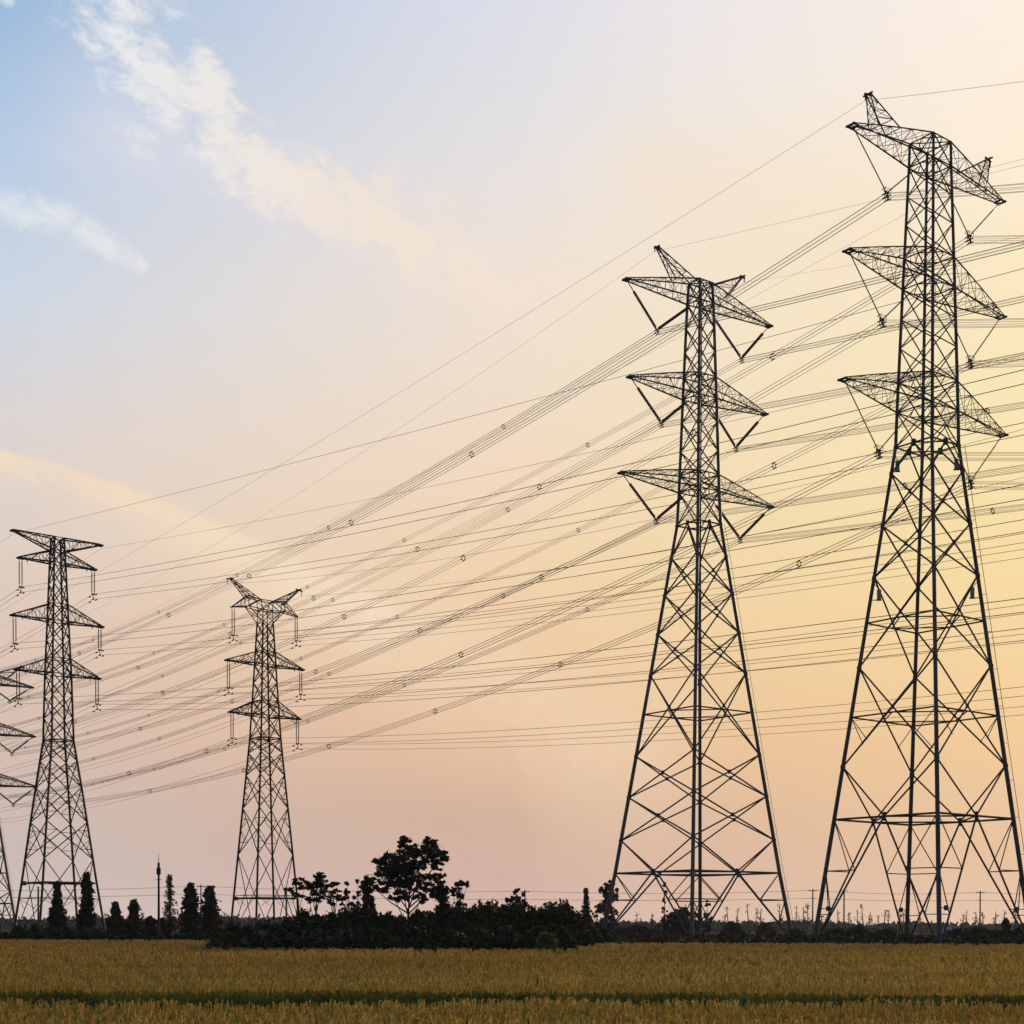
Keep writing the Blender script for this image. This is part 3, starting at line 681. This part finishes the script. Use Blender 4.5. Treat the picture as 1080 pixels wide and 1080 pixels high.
conifer('low dark conifer at the foot of the slim mast', 138, 171, 970, 6, GC, .6, .5)
# centre thicket
GH = 'dark shrubs massed into the thicket in the middle'
tree('broadleaf_tree', 'large spreading broadleaf tree rising out of the thicket in the middle', 89, 429,
     [(425, 911, 20), (410, 914, 15), (449, 899, 17), (427, 893, 10), (454, 889, 8), (462, 908, 10), (395, 909, 4), (391, 933, 9), (411, 928, 16), (441, 925, 15), (455, 934, 12), (464, 924, 8), (425, 938, 13), (468, 901, 5), (444, 948, 9), (417, 950, 7)],
     dens=15, size=.13, mkey='leaf', trunk=.11, sub=.27, flat=.4)
GF = 'thin flat crowned trees left of the big tree'
tree('acacia_tree', 'thin tree with a flat layered crown by the Y headed pylon, leftmost of its row', 92, 313, [(312, 930, 7), (307, 938, 6), (316, 941, 7), (322, 934, 6)], dens=16, size=.12, flat=.7, group=GF, trunk=.07, sub=.5)
tree('acacia_tree', 'thin tree with the widest flat crown, second from the left in its row', 91, 333, [(335, 928, 8), (328, 935, 7), (338, 937, 9), (332, 946, 8), (341, 930, 6), (326, 950, 5)], dens=16, size=.12, flat=.7, group=GF, trunk=.08, sub=.5)
tree('acacia_tree', 'thin leaning tree with a ragged crown, third from the left in its row', 90, 352, [(351, 934, 6), (347, 942, 8), (356, 943, 6), (360, 950, 5), (350, 951, 5)], dens=15, size=.12, flat=.6, group=GF, trunk=.07, sub=.5)
tree('slender_tree', 'slender bare stemmed tree with small tufts, between the flat crowns and the big tree', 90, 367, [(366, 933, 3.5), (368, 944, 4), (364, 940, 2.5), (370, 955, 4), (374, 946, 2.5)], dens=16, size=.10, group=GF, trunk=.06)
tree('slender_tree', 'twiggy thin stem just left of the vine covered trunk', 90, 377, [(377, 930, 2), (378, 942, 3), (376, 953, 4), (381, 936, 2)], dens=14, size=.09, group=GF, trunk=.05)
GV = 'vine covered trunks beside the big tree'
tree('vine_covered_tree', 'vine covered trunk left of the big tree', 88, 387, [(388, 932, 6), (387, 944, 6), (388, 956, 7), (386, 967, 8), (392, 950, 4)], dens=34, size=.13, group=GV, sub=.5)
tree('vine_covered_tree', 'vine covered trunk right of the big tree', 88, 466, [(465, 939, 7), (466, 950, 7), (467, 960, 7), (465, 970, 8)], dens=34, size=.13, group=GV, sub=.5)
tree('slender_tree', 'leaning tree with a hooked tuft, right of the big tree', 88, 483, [(482, 937, 5), (488, 932, 4), (493, 932, 2.5), (478, 941, 4), (486, 944, 4), (484, 953, 4), (482, 962, 5)], dens=20, size=.11, group=GF, trunk=.07, sub=.5)
for u, v, r in ((402, 958, 3), (409, 962, 3), (436, 955, 4), (452, 956, 5), (398, 948, 2), (420, 962, 4)):
    pass
def shrub(label, D, u, vtop, hw, group, size=.12, mkey='leaf3', dens=1.0, name='shrub', rough=.22):
    b0 = at(u, 976, D); b0[2] = 0; H = at(u, vtop, D)[2]; W = hw/F*D; n = int(170*dens*max(.6, W*H/2))
    pts = []
    for _ in range(n):
        a, t = rng.uniform(0, 6.283), rng.uniform(0, 1)**.7; z = H*t*rng.uniform(.85, 1.05); rr = W*math.sqrt(max(.03, 1-(t*.96)**2.4))*rng.uniform(.45, 1.08)
        c = np.array([math.cos(a)*rr, math.sin(a)*rr*.8, z]); pts.append(c+rng.normal(size=(16, 3))*rough*min(1, W*.7+.2)*.8)
    for _ in range(int(10*dens)):      # shoots breaking the outline
        a = rng.uniform(0, 6.283); c = np.array([math.cos(a)*W*.6*rng.uniform(0, 1), math.sin(a)*W*.4, H*rng.uniform(.95, 1.0)]); pts.append(c+np.stack([rng.normal(size=9)*.05, rng.normal(size=9)*.05, np.linspace(0, .12+.18*H*rng.uniform(.2, 1), 9)], 1))
    P = np.concatenate(pts); P = P[P[:, 2] > .02]
    return link(name, quads_mesh(name, leaves(P, size), [M[mkey]]), None, label, 'shrub', group, loc=tuple(b0))
hedge = [(232, 985, 11, 86), (247, 980, 13, 87), (262, 984, 12, 85), (277, 980, 13, 88), (292, 977, 13, 86), (306, 972, 12, 88), (320, 966, 11, 90), (336, 972, 12, 87), (350, 968, 11, 89), (364, 966, 11, 87), (377, 962, 10, 89), (392, 964, 13, 86), (408, 973, 13, 88), (424, 970, 13, 86), (440, 970, 13, 88), (455, 966, 12, 87), (470, 962, 12, 88), (486, 964, 13, 87), (500, 963, 13, 88), (514, 961, 13, 89), (530, 962, 14, 90), (546, 960, 14, 91), (562, 961, 14, 92), (578, 960, 15, 91), (594, 962, 14, 92), (606, 968, 10, 93)]
hl = ['at the low left tip of the thicket', 'second from the thicket\'s low left tip', 'third from the thicket\'s low left tip', 'in front of the left leg of the Y headed pylon', 'in front of the middle of the Y headed pylon', 'in front of the right leg of the Y headed pylon', 'under the leftmost flat crowned tree', 'under the widest flat crown', 'under the ragged leaning crown', 'under the slender tufted tree', 'below the twiggy thin stem', 'at the foot of the left vine covered trunk', 'under the left side of the big tree', 'under the trunk of the big tree', 'just right of the trunk of the big tree', 'under the right side of the big tree', 'at the foot of the right vine covered trunk', 'under the tree with a hooked tuft', 'just right of the tree with a hooked tuft', 'left of the small round tree pair', 'under the left one of the small round tree pair', 'under the right one of the small round tree pair', 'right of the thin wooden pole above the hedge', 'second rightmost round one above the pale bush', 'rightmost full height one of the thicket', 'at the lower right end of the thicket']
for (u, v, w, D), l in zip(hedge, hl):
    v += rng.uniform(-3, 4); w *= rng.uniform(.85, 1.1)
    shrub('dark leafy thicket shrub '+l, D, u, v, w*1.15, GH, size=.13, dens=1.5)
front = [(240, 990, 14, 82, 'below the low left tip'), (268, 989, 16, 82, 'below the Y headed pylon'), (300, 987, 16, 82, 'below the leftmost flat crown'), (332, 986, 17, 82, 'below the widest flat crown'), (366, 985, 18, 82, 'below the slender tufted tree'), (402, 986, 19, 82, 'below the left side of the big tree'), (438, 985, 18, 82, 'below the trunk of the big tree'), (472, 986, 18, 82, 'below the right vine covered trunk'), (508, 986, 16, 82, 'left of the pale bush'), (536, 984, 14, 85, 'just behind the pale bush on the left'), (566, 983, 14, 86, 'just behind the pale bush'), (594, 984, 13, 88, 'just behind the pale bush on the right')]
for u, v, w, D, l in front: shrub('low dark shrub at the thicket foot '+l, D, u, v, w, 'low shrubs along the foot of the thicket', size=.12, dens=1.6)
for u, v, w, D, l in ((617, 979, 9, 98, 'nearest the thicket'), (627, 985, 8, 108, 'under the see-through spire conifer'), (637, 983, 9, 112, 'by the left foot of the slender pylon')):
    shrub('low dark shrub right of the thicket, '+l, D, u, v, w, 'low shrubs trailing right of the thicket', size=.13, dens=1.1)
shrub('pale green bush at the right foot of the thicket beside the rice', 80.5, 577, 989, 14, None, .10, 'leaf4', 1.4, 'bush')
shrub('small dark olive bush standing alone just right of the pale green bush', 80.5, 603, 995, 5, None, .08, 'leaf3', 1.6, 'bush')
for u, v, w, l in ((522, 994, 9, 'leftmost of three'), (536, 993, 9, 'middle of three'), (550, 994, 8, 'rightmost of three')):
    shrub('tuft of dull olive grass left of the pale bush, '+l, 80.6, u, v, w, 'olive grass tufts left of the pale bush', .08, 'scrub', 1.2, 'grass_tuft')
GP = 'pair of small round trees above the hedge'
tree('round_tree', 'small round topped tree above the hedge beside the thin pole', 110, 546, [(546, 946, 7), (550, 953, 7), (541, 950, 5), (546, 941, 4), (552, 960, 6), (543, 960, 5)], dens=17, size=.13, group=GP, trunk=.10)
tree('round_tree', 'smaller tree left of the round topped tree above the hedge', 110, 534, [(534, 954, 5), (535, 949, 3), (532, 959, 5), (538, 960, 4)], dens=20, size=.13, group=GP, trunk=.07)
# around the middle pylon
GM = 'trees around the left leg of the slender pylon'
conifer('see-through spire shaped conifer left of the slender pylon', 150, 618, 938, 7.5, GM, 1.0, 1.0, sparse=.45, size=.13)
tree('poplar_tree', 'tall dark poplar right behind the left leg of the slender pylon', 205, 642, [(642, 934, 6), (638, 942, 7), (645, 946, 8), (640, 956, 9), (645, 965, 8), (640, 973, 9), (634, 960, 4), (647, 938, 5)], dens=26, size=.24, group=GM, trunk=.2)
tree('poplar_tree', 'thin gappy poplar squeezed between the spire conifer and the tall dark poplar', 205, 630, [(630, 955, 3), (629, 965, 4), (631, 975, 5), (628, 982, 4)], dens=24, size=.2, group=GM, trunk=.12)
tree('round_bush_tree', 'big dome shaped bushy tree behind the middle legs of the slender pylon', 215, 719, [(719, 967, 11), (708, 974, 10), (730, 970, 11), (720, 980, 13), (698, 980, 7), (735, 980, 8), (712, 965, 6)], dens=26, size=.26, trunk=.2)
tree('poplar_tree', 'slim upright poplar poking above the dome shaped tree', 225, 701, [(700, 933, 2.5), (701, 941, 3), (701, 950, 3), (701, 960, 3.5), (702, 968, 4)], dens=40, size=.2, group=GM, trunk=.14)
tree('poplar_tree', 'loose upright poplar right of the middle legs of the slender pylon', 225, 746, [(746, 952, 4), (744, 961, 5), (748, 970, 5), (745, 978, 6)], dens=22, size=.22, group=GM, trunk=.14)
GS = 'dark bushes low behind the pylons on the right'
for u, v, w, D, l in ((655, 981, 12, 190, 'right of the left foot of the slender pylon'), (672, 979, 13, 195, 'between the left and middle feet of the slender pylon'), (690, 982, 12, 195, 'just left of the dome shaped tree'), (772, 977, 12, 190, 'rounded and black right of the middle feet of the slender pylon'), (808, 976, 9, 230, 'small and domed left of the right foot of the slender pylon'), (840, 984, 12, 170, 'at the right foot of the slender pylon'), (880, 983, 14, 160, 'inside the left foot of the tallest pylon'), (905, 982, 15, 160, 'between the left and middle feet of the tallest pylon'), (935, 984, 15, 160, 'left of the middle feet of the tallest pylon'), (1008, 983, 12, 165, 'right of the middle feet of the tallest pylon'), (1030, 982, 13, 165, 'in front of the brown roofed hut'), (1046, 985, 9, 165, 'at the right end of the brown roofed hut'), (1075, 982, 9, 165, 'at the right edge of the photo')):
    shrub('dark bush '+l, D, u, v, w, GS, size=.2, dens=.9, rough=.3)
conifer('small ragged conifer right of the brown roofed hut', 165, 1061, 970, 7, None, .6, .8, size=.18)
GL = 'dark bushes at the feet of the far left pylon'
for u, v, w, l in ((6, 987, 8, 'at the left edge of the photo'), (22, 981, 11, 'below the left leg of the far left pylon'), (38, 979, 10, 'between the left legs of the far left pylon'), (56, 984, 11, 'below the broad pointed conifer'), (72, 982, 11, 'between the two conifers of the far left pylon'), (88, 983, 11, 'below the taller conifer of the far left pylon'), (104, 984, 10, 'below the right leg of the far left pylon'), (118, 989, 7, 'just right of the far left pylon')):
    shrub('dark bush '+l, 123, u, v, w, GL, size=.15, dens=1.2)
for i, (u, v, w) in enumerate(((128, 988.5, 4), (136, 988, 4), (147, 988, 4), (156, 988, 3), (171, 988, 4), (186, 988, 3), (193, 988, 3), (200, 987.5, 4), (213, 988, 5))):
    shrub('tiny clipped dark bush on the far rice edge, number %s counted from the far left pylon' % ['one', 'two', 'three', 'four', 'five', 'six', 'seven', 'eight', 'nine'][i] if False else 'tiny dark bush on the far rice edge between far left pylon and thicket', 123, u, v, w, 'tiny bushes on the far rice edge', .12, dens=1.0, name='bush')

# ------------------------------------------------------------------ far background
def stuff_quads(name, P, size, m, label, cat):
    return link(name, quads_mesh(name, leaves(P, size), [m]), None, label, cat, kind='stuff')
P = []
for _ in range(1500):
    D = rng.uniform(520, 760); u = rng.uniform(-60, 1140); h = (976-((971.5 if u < 620 else 974.3)+1.3*math.sin(u*.05)+1.2*math.sin(u*.013+1)+rng.normal()*1.5))/F*D+EYE
    c = at(u, 976, D); t = rng.uniform(0, 1, 26)[:, None]; q = np.array([c[0], c[1], 0])+rng.normal(size=(26, 3))*np.array([3.0, 2, .5]); q[:, 2] = np.abs(t[:, 0]*h+rng.normal(size=26)*.3); P.append(q)
stuff_quads('far_wood', np.concatenate(P), 1.1, M['farwood_hazed'], 'far line of woods along the horizon, leaf colour tinted blue grey for haze', 'wood')
P = []
for _ in range(5200):
    D = rng.uniform(114, 190); u = rng.uniform(606, 1100); c = at(u, 976, D); h = rng.uniform(.4, 1.25)
    q = np.array([c[0], c[1], 0])+rng.normal(size=(12, 3))*np.array([.5, .4, .1]); q[:, 2] = rng.uniform(0, h, 12); P.append(q)
for _ in range(2600):
    D = rng.uniform(121, 180); u = rng.uniform(-20, 300); c = at(u, 976, D); h = rng.uniform(.3, .9)
    q = np.array([c[0], c[1], 0])+rng.normal(size=(12, 3))*np.array([.5, .4, .1]); q[:, 2] = rng.uniform(0, h, 12); P.append(q)
for _ in range(450):
    u = rng.uniform(222, 535); D = rng.uniform(80.2, 82.5); c = at(u, 976, D); h = rng.uniform(.7, 1.5)*(1+.5*math.sin(u*.11)*math.sin(u*.037))
    q = np.array([c[0], c[1], 0])+rng.normal(size=(10, 3))*np.array([.22, .2, .1]); q[:, 2] = rng.uniform(.2, max(.5, h), 10); P.append(q)
stuff_quads('scrub_cover', np.concatenate(P), .2, M['scrub'], 'rough dark scrub and weeds beyond the rice', 'scrub')
# thin bare trees on the far fields
GB = 'thin bare trees standing on the far fields'
bare = [(764.6, 966), (768.5, 956.5), (776.3, 958), (789.8, 953.5), (797.7, 957), (801.8, 959.5), (822, 953.5), (839.5, 954.7), (847.3, 956.5), (852.1, 956), (873.5, 964), (883.8, 959), (894.5, 962), (905, 959), (910.7, 953), (916, 962), (931.8, 960), (936.7, 960), (948.2, 962), (951.8, 962), (971, 962), (1015.5, 963), (1018.9, 961), (1029.5, 962), (1037, 962), (1049.3, 961), (1057.8, 960), (1070, 960), (672, 962), (675.5, 968), (686.7, 964), (663, 971), (236, 962), (240, 964), (112, 962), (151, 963), (152, 968), (866, 966), (926, 966), (958, 966)]
for i, (u, v) in enumerate(bare):
    D = 380+(i*53) % 130; b0 = at(u, 976, D); b0[2] = 0; H = at(u, v, D)[2]
    near = 'between the slender pylon\'s middle and right feet' if 755 < u < 838 else 'between the slender pylon and the tallest pylon' if 838 <= u < 858 else 'between the left and middle legs of the tallest pylon' if 858 <= u < 962 else 'between the middle and right legs of the tallest pylon' if u >= 962 else 'inside the left half of the slender pylon' if u > 600 else 'beside the conifers on the left'
    root = thing('bare_tree', 'thin bare tree far off, seen '+near, 'tree', tuple(b0), 0, GB+' '+near)
    mb = MB(); ln = rng.normal()*.3; mb.path([(ln*(j/5)**1.5, 0, H*j/5) for j in range(6)], [.22*(1-.65*j/5) for j in range(6)], 5)
    pts = []
    for _ in range(int(rng.integers(7, 16))):
        z = H*rng.uniform(.3, .97); a = rng.uniform(0, 6.28); l = rng.uniform(.4, 1.2)*(1.2-z/H); e = (ln*(z/H)+math.cos(a)*l, math.sin(a)*l, z+l*.9); mb.tube((ln*(z/H)**1.5, 0, z), e, .05, .02, n=3); pts.append(np.array(e)+rng.normal(size=(5, 3))*.25)
    if u in (852.1,): pts.append(np.array([ln, 0, H])+rng.normal(size=(60, 3))*.45)
    mb.build('trunk', M['bark'], root); link('crown', quads_mesh('crown', leaves(np.concatenate(pts), .22), [M['farwood_hazed']]), root)
# utility poles and their wires
GU = 'thin utility poles of the village line'
UP = [(-130, 938, 250), (212, 934.5, 250), (553.6, 940, 250), (857, 939, 250), (1033.5, 941, 255), (1200, 940, 255)]
ups = {212: 'thin grey utility pole between the pair of dense conifers', 553.6: 'thin grey utility pole beside the small round topped tree', 857: 'thin grey utility pole at the left foot of the tallest pylon', 1033.5: 'thin grey utility pole rising behind the brown roofed hut'}
tops = []
for u, v, D in UP:
    b0 = at(u, 976, D); H = at(u, v, D)[2]; tops.append(np.array([b0[0], b0[1], H]))
    if u not in ups: continue
    root = thing('utility_pole', ups[u], 'utility pole', (b0[0], b0[1], 0), 0, GU)
    mb = MB(); mb.tube((0, 0, -.2), (0, 0, H+.25), .15, .1, n=8); mb.build('pole', M['pole'], root)
    mb = MB(); mb.tube((-.7, 0, H-.1), (.7, 0, H-.1), .05); mb.tube((-.5, 0, H-1.35), (.5, 0, H-1.35), .05); mb.build('pole_crossarm', M['mast'], root)
    for x in (-.6, .6):
        mb = MB(); mb.tube((x, 0, H-.1), (x, 0, H+.12), .05, .03, n=6); mb.build('insulator', M['insul'], root)
b0 = at(890, 976, 210); H = at(890, 938.5, 210)[2]
root = thing('utility_pole', 'thin grey utility pole inside the left leg of the tallest pylon', 'utility pole', (b0[0], b0[1], 0), 0, GU)
mb = MB(); mb.tube((0, 0, -.2), (0, 0, H), .13, .09, n=8); mb.build('pole', M['pole'], root)
mb = MB(); mb.tube((-.6, 0, H-.15), (.6, 0, H-.15), .05); mb.build('pole_crossarm', M['mast'], root)
for nm, dzv, sag in (('upper', 0, .45), ('lower', -1.35, .25)):
    pts = []
    for a, b2 in zip(tops[:-1], tops[1:]):
        for t in np.linspace(0, 1, 13)[:-1]: p = a+(b2-a)*t; pts.append((p[0], p[1], p[2]+dzv-sag*4*t*(1-t)))
    mb = MB(); mb.path(pts, .030, 4); mb.build('village_wire', M['wire'], None, label='%s of the two level wires strung low along the horizon on thin utility poles' % nm, cat='wire', group='level wires low on the horizon')
# stout posts by the two small pylons
for u, v, D, l in ((302, 939, 128, 'stout dark post beside the right leg of the Y headed pylon'), (40.5, 936, 128, 'stout dark post beside the left legs of the far left pylon')):
    b0 = at(u, 976, D); H = at(u, v, D)[2]; root = thing('post', l, 'post', (b0[0], b0[1], 0), 0, 'stout posts beside the small pylons')
    mb = MB(); mb.tube((0, 0, -.1), (0, 0, H), .10, .07, n=8); mb.build('shaft', M['mast'], root); mb = MB(); mb.tube((0, 0, H-.02), (0, 0, H+.06), .10, .08, n=8); mb.build('cap', M['steel'], root)
# slim mast
b0 = at(167.5, 976, 135); H = at(167.5, 910, 135)[2]; Ht = at(167.5, 900, 135)[2]
root = thing('radio_mast', 'slim dark mast with thicker top and needle rod, left of the spire conifer', 'mast', (b0[0], b0[1], 0))
mb = MB(); mb.tube((0, 0, -.2), (0, 0, H), .13, .085, n=10); mb.build('mast_pole', M['mast'], root)
mb = MB(); mb.tube((0, 0, H-1.1), (0, 0, H), .125, .11, n=10); mb.build('antenna', M['mast'], root)
for x in (-.15, .15):
    mb = MB(); mb.box((x, 0, H-.75), (.035, .07, .3)); mb.tube((x, 0, H-.75), (0, 0, H-.75), .025); mb.build('antenna_panel', M['mast'], root)
mb = MB(); mb.tube((0, 0, H), (0, 0, Ht), .035, .012, n=6); mb.build('lightning_rod', M['mast'], root)
mb = MB(); mb.tube((-.28, 0, H-1.5), (.28, 0, H-1.5), .03); mb.build('mast_bracket', M['mast'], root)
# hut and shed
def hut(label, u0, u1, vr, D, rm, wm, name='hut'):
    a, c = at(u0, 976, D), at(u1, 976, D); w = c[0]-a[0]; H = at(u0, vr, D)[2]; root = thing(name, label, 'building', ((a[0]+c[0])/2, D, 0), 0)
    hw = w/2; e = H*.62; mb = MB(); mb.box((0, 0, e/2), (hw*.94, 1.8, e/2)); mb.build('wall', wm, root)
    mb = MB(); b = len(mb.v); mb.v += [(-hw, -2.1, e-.12), (hw, -2.1, e-.12), (hw*.95, 0, H), (-hw*.95, 0, H), (-hw, 2.1, e-.12), (hw, 2.1, e-.12), (-hw, -2.1, e), (hw, -2.1, e), (hw, 2.1, e), (-hw, 2.1, e)]
    mb.f += [(6, 7, 2, 3), (8, 9, 3, 2), (0, 1, 7, 6), (5, 4, 9, 8), (0, 4, 5, 1), (7, 8, 2), (9, 6, 3), (1, 5, 8, 7), (4, 0, 6, 9)]; mb.build('roof', rm, root)
    mb = MB(); mb.box((-hw*.35, -1.82, e*.42), (hw*.13, .04, e*.42)); mb.build('door', M['mast'], root)
    mb = MB(); mb.box((hw*.35, -1.82, e*.55), (hw*.14, .04, e*.16)); mb.build('window', M['glass'], root)
hut('low hut with a brown rusty roof behind the bushes at far right', 1014, 1050, 976, 255, M['roof'], M['wall'])
hut('low grey blue shed left of the brown roofed hut', 996, 1014, 977, 290, M['wall'], M['wall'], 'shed')
# pale parked cars and low wall half hidden on the left
def car(label, u, D, paint, rz):
    b0 = at(u, 976, D); root = thing('parked_car', label, 'car', (b0[0], D, 0), rz, 'pale cars parked behind the trees on the left')
    prof = [(-2.1, .35), (2.1, .35), (2.15, .75), (1.2, .92), (.55, 1.42), (-1.0, 1.45), (-1.75, .98), (-2.15, .85)]; mb = MB(); n = len(prof)
    for y in (-.85, .85):
        for x, z in prof: mb.v.append((x, y*(1 if z < 1.2 else .82), z))
    for i in range(n): j = (i+1) % n; mb.f.append((i, j, n+j, n+i))
    mb.f += [tuple(reversed(range(n))), tuple(range(n, 2*n))]; mb.build('body', paint, root)
    for y in (-1, 1):
        g = MB(); g.v += [(x, y*(.875 if z < 1.1 else .75), z) for x, z in ((1.0, .97), (.5, 1.34), (-.95, 1.36), (-1.5, 1.0))]; g.v += [(x, yy+y*.02, z) for x, yy, z in g.v]; g.f += [(0, 1, 2, 3), (7, 6, 5, 4), (0, 4, 5, 1), (1, 5, 6, 2), (2, 6, 7, 3), (3, 7, 4, 0)]; g.build('window', M['glass'], root)
    for x in (-1.35, 1.35):
        for y in (-.8, .8): w = MB(); w.tube((x, y-.1, .32), (x, y+.1, .32), .32, n=14); w.build('wheel', M['tyre'], root)
car('pale grey car parked behind the low conifers beside the slim mast', 160, 150, M['carw'], .1)
car('pale blue car parked behind the thicket below the left legs of the Y headed pylon', 256, 160, M['carb'], .2)
car('white car parked behind the thicket below the middle of the Y headed pylon', 282, 165, M['carw'], -.1)
a, c = at(182, 976, 150), at(222, 976, 150)
root = thing('low_wall', 'long low pale blue wall behind the conifer pair on the left', 'wall', ((a[0]+c[0])/2, 150, 0)); hw = (c[0]-a[0])/2
mb = MB(); mb.box((0, 0, .55), (hw, .1, .55)); mb.build('panel', M['wallb'], root)
mb = MB(); mb.box((0, 0, 1.14), (hw+.05, .14, .04)); mb.build('coping', M['wall'], root)
b0 = at(117, 976, 130); mb = MB(); n = 10
prof = [(math.cos(math.pi*i/n)*.8, math.sin(math.pi*i/n)*1.15*(1+.08*math.sin(i*2.3))) for i in range(n+1)]
for y in (-.6, .6):
    for x, z in prof: mb.v.append((x, y, z))
for i in range(n): mb.f.append((i, i+1, n+2+i, n+1+i))
mb.f += [tuple(range(n+1)), tuple(reversed(range(n+1, 2*n+2))), (0, n+1, 2*n+1, n)]
mb.build('covered_pile', M['teal'], None, label='small heap under a teal tarpaulin right of the far left pylon', cat='heap', loc=(b0[0], 130, 0))

# ------------------------------------------------------------------ rice
def far_edge(u): return np.where(u < 226, 121.0, np.where(u < 606, 79.8, 112.0))
def tufts(n, d0, d1, power=0.0, gap=None):
    D = d0+(d1-d0)*rng.uniform(0, 1, n); u = rng.uniform(-170, 1250, n)
    keep = D < far_edge(u)
    D, u = D[keep], u[keep]; X = (u-540)/F*D
    return X, D
def blades(X, Y, nb, h0, h1, wd, lean, droop, wmul=None, seed_heads=False, zlow=0.25):
    """two-segment blades: returns (n,4,3) quads"""
    n = len(X); X = np.repeat(X, nb); Y = np.repeat(Y, nb); k = len(X)
    a = rng.uniform(0, 6.283, k); sp = np.abs(rng.normal(size=k))*.10; bx, by = X+np.cos(a)*sp*.6, Y+np.sin(a)*sp*.6
    h = rng.uniform(h0, h1, k); ln = np.abs(rng.normal(size=k))*lean; w = wd*rng.uniform(.7, 1.3, k)
    if wmul is not None: w = w*np.repeat(wmul, nb)
    dx, dy = np.cos(a), np.sin(a); pa = rng.normal(size=k)*.7; wx, wy = np.cos(pa)*w, np.sin(pa)*w
    z0 = np.full(k, zlow); p0 = np.stack([bx, by, z0], 1); p1 = np.stack([bx+dx*ln*.4, by+dy*ln*.4, h*.78], 1); p2 = np.stack([bx+dx*(ln*.4+droop*.6), by+dy*(ln*.4+droop*.6), h], 1)
    p3 = np.stack([bx+dx*(ln*.4+droop*1.7), by+dy*(ln*.4+droop*1.7), h-droop*.9], 1); W = np.stack([wx, wy, np.zeros(k)], 1)
    q1 = np.stack([p0-W, p0+W, p1+W, p1-W], 1); q2 = np.stack([p1-W, p1+W, p2+W*.8, p2-W*.8], 1); q3 = np.stack([p2-W*.8, p2+W*.8, p3+W*.15, p3-W*.15], 1)
    return np.concatenate([q1, q2, q3])
rice_q, rice_i = [], []
def add_rice(X, Y, nb_leaf, nb_head, wd, hs=1.0):
    wm = np.maximum(1, Y/30)
    hgt = .80+.03*np.sin(X*.6+Y*.23)+.03*np.sin(Y*.11+X*.05)
    for nb, m, h0, h1, w, ln, dr in ((nb_leaf, 1, .66, .90, wd*.8, .16, .05), (nb_head, 0, .66, .94, wd*1.2, .09, .055)):
        q = blades(X, Y, nb, h0*hs, h1*hs, w, ln, dr, wm); rice_q.append(q); rice_i.append(np.full(len(q), m))
def wob(X, a): return .55*np.sin(X*.31+a)+.35*np.sin(X*.83+2*a)+.2*np.sin(X*2.1+a)
X, Y = tufts(4900, 12.5, 25.2); kp = Y < 24.2+wob(X, .7); add_rice(X[kp], Y[kp], 8, 6, .0088)
X, Y = tufts(5400, 27.0, 45.0); kp = Y > 28.0+.6*wob(X, 2.1); add_rice(X[kp], Y[kp], 6, 6, .0088)
X, Y = tufts(6500, 45.0, 80.0); add_rice(X, Y, 4, 6, .009)
X, Y = tufts(7500, 80.0, 121.0); add_rice(X, Y, 3, 6, .010)
link('rice_crop', quads_mesh('rice_crop', np.concatenate(rice_q), [M['rice'], M['rice2']], np.concatenate(rice_i)), None, 'ripe golden brown rice filling the flat field in front', 'rice', kind='stuff')
# green face of the rice and grass at the narrow gap between plots
X = rng.uniform(-14, 14, 4600); Y = rng.uniform(-.9, .5, 4600)+28.2+.6*wob(X, 2.1)
q = blades(X, Y, 5, .42, .86, .009, .14, .06, zlow=0)
X = rng.uniform(-13, 13, 1400); Y = rng.uniform(24.2, 27.5, 1400)
q2 = blades(X, Y, 4, .2, .5, .008, .15, .05, zlow=0)
link('grass_verge', quads_mesh('grass_verge', np.concatenate([q, q2]), [M['green']]), None, 'dark green grass in the narrow gap across the rice', 'grass', kind='stuff')
# a few weeds standing above the rice
def weed(label, u, v, D, h):
    b0 = at(u, 976, D); H = at(u, v, D)[2]; mb = MB(); mb.path([(0, 0, .2), (.02, 0, H*.6), (.05, .02, H)], [.008, .006, .004], 4)
    for i in range(16):
        t = .55+.45*i/16; a = i*2.4; l = .10*(1.3-t); p = (.05*t, 0, H*t); mb.tube(p, (p[0]+math.cos(a)*l, math.sin(a)*l, p[2]+l*.9), .009, .003, n=4)
    mb.build('tall_weed', M['leaf3'], None, label=label, cat='weed', group='weeds standing above the rice', loc=(b0[0], D, 0))
weed('tallest dark weed sticking out of the rice below the small round tree', 564.5, 1029, 30, .3)
weed('dark weed sticking out of the rice below the flat crowned trees', 383, 1036, 31, .2)
weed('low dark weed in the front rice below the big tree', 489, 1069, 18.5, .2)
weed('low dark weed in the front rice left of the slender pylon', 554, 1076, 17.5, .2)

# ------------------------------------------------------------------ air
mb = MB(); mb.box((0, 375, 44), (950, 825, 45.5)); hz = bpy.data.materials.new('haze_air'); hz.use_nodes = True
t = hz.node_tree; t.nodes.remove(t.nodes['Principled BSDF']); v = t.nodes.new('ShaderNodeVolumePrincipled')
v.inputs['Color'].default_value = (.90, .93, .98, 1); v.inputs['Density'].default_value = .00010; v.inputs['Anisotropy'].default_value = .2
t.links.new(v.outputs[0], t.nodes['Material Output'].inputs['Volume'])
link('haze', mb.mesh('haze', hz), None, 'thin pale evening haze over the whole plain', 'haze', kind='stuff')
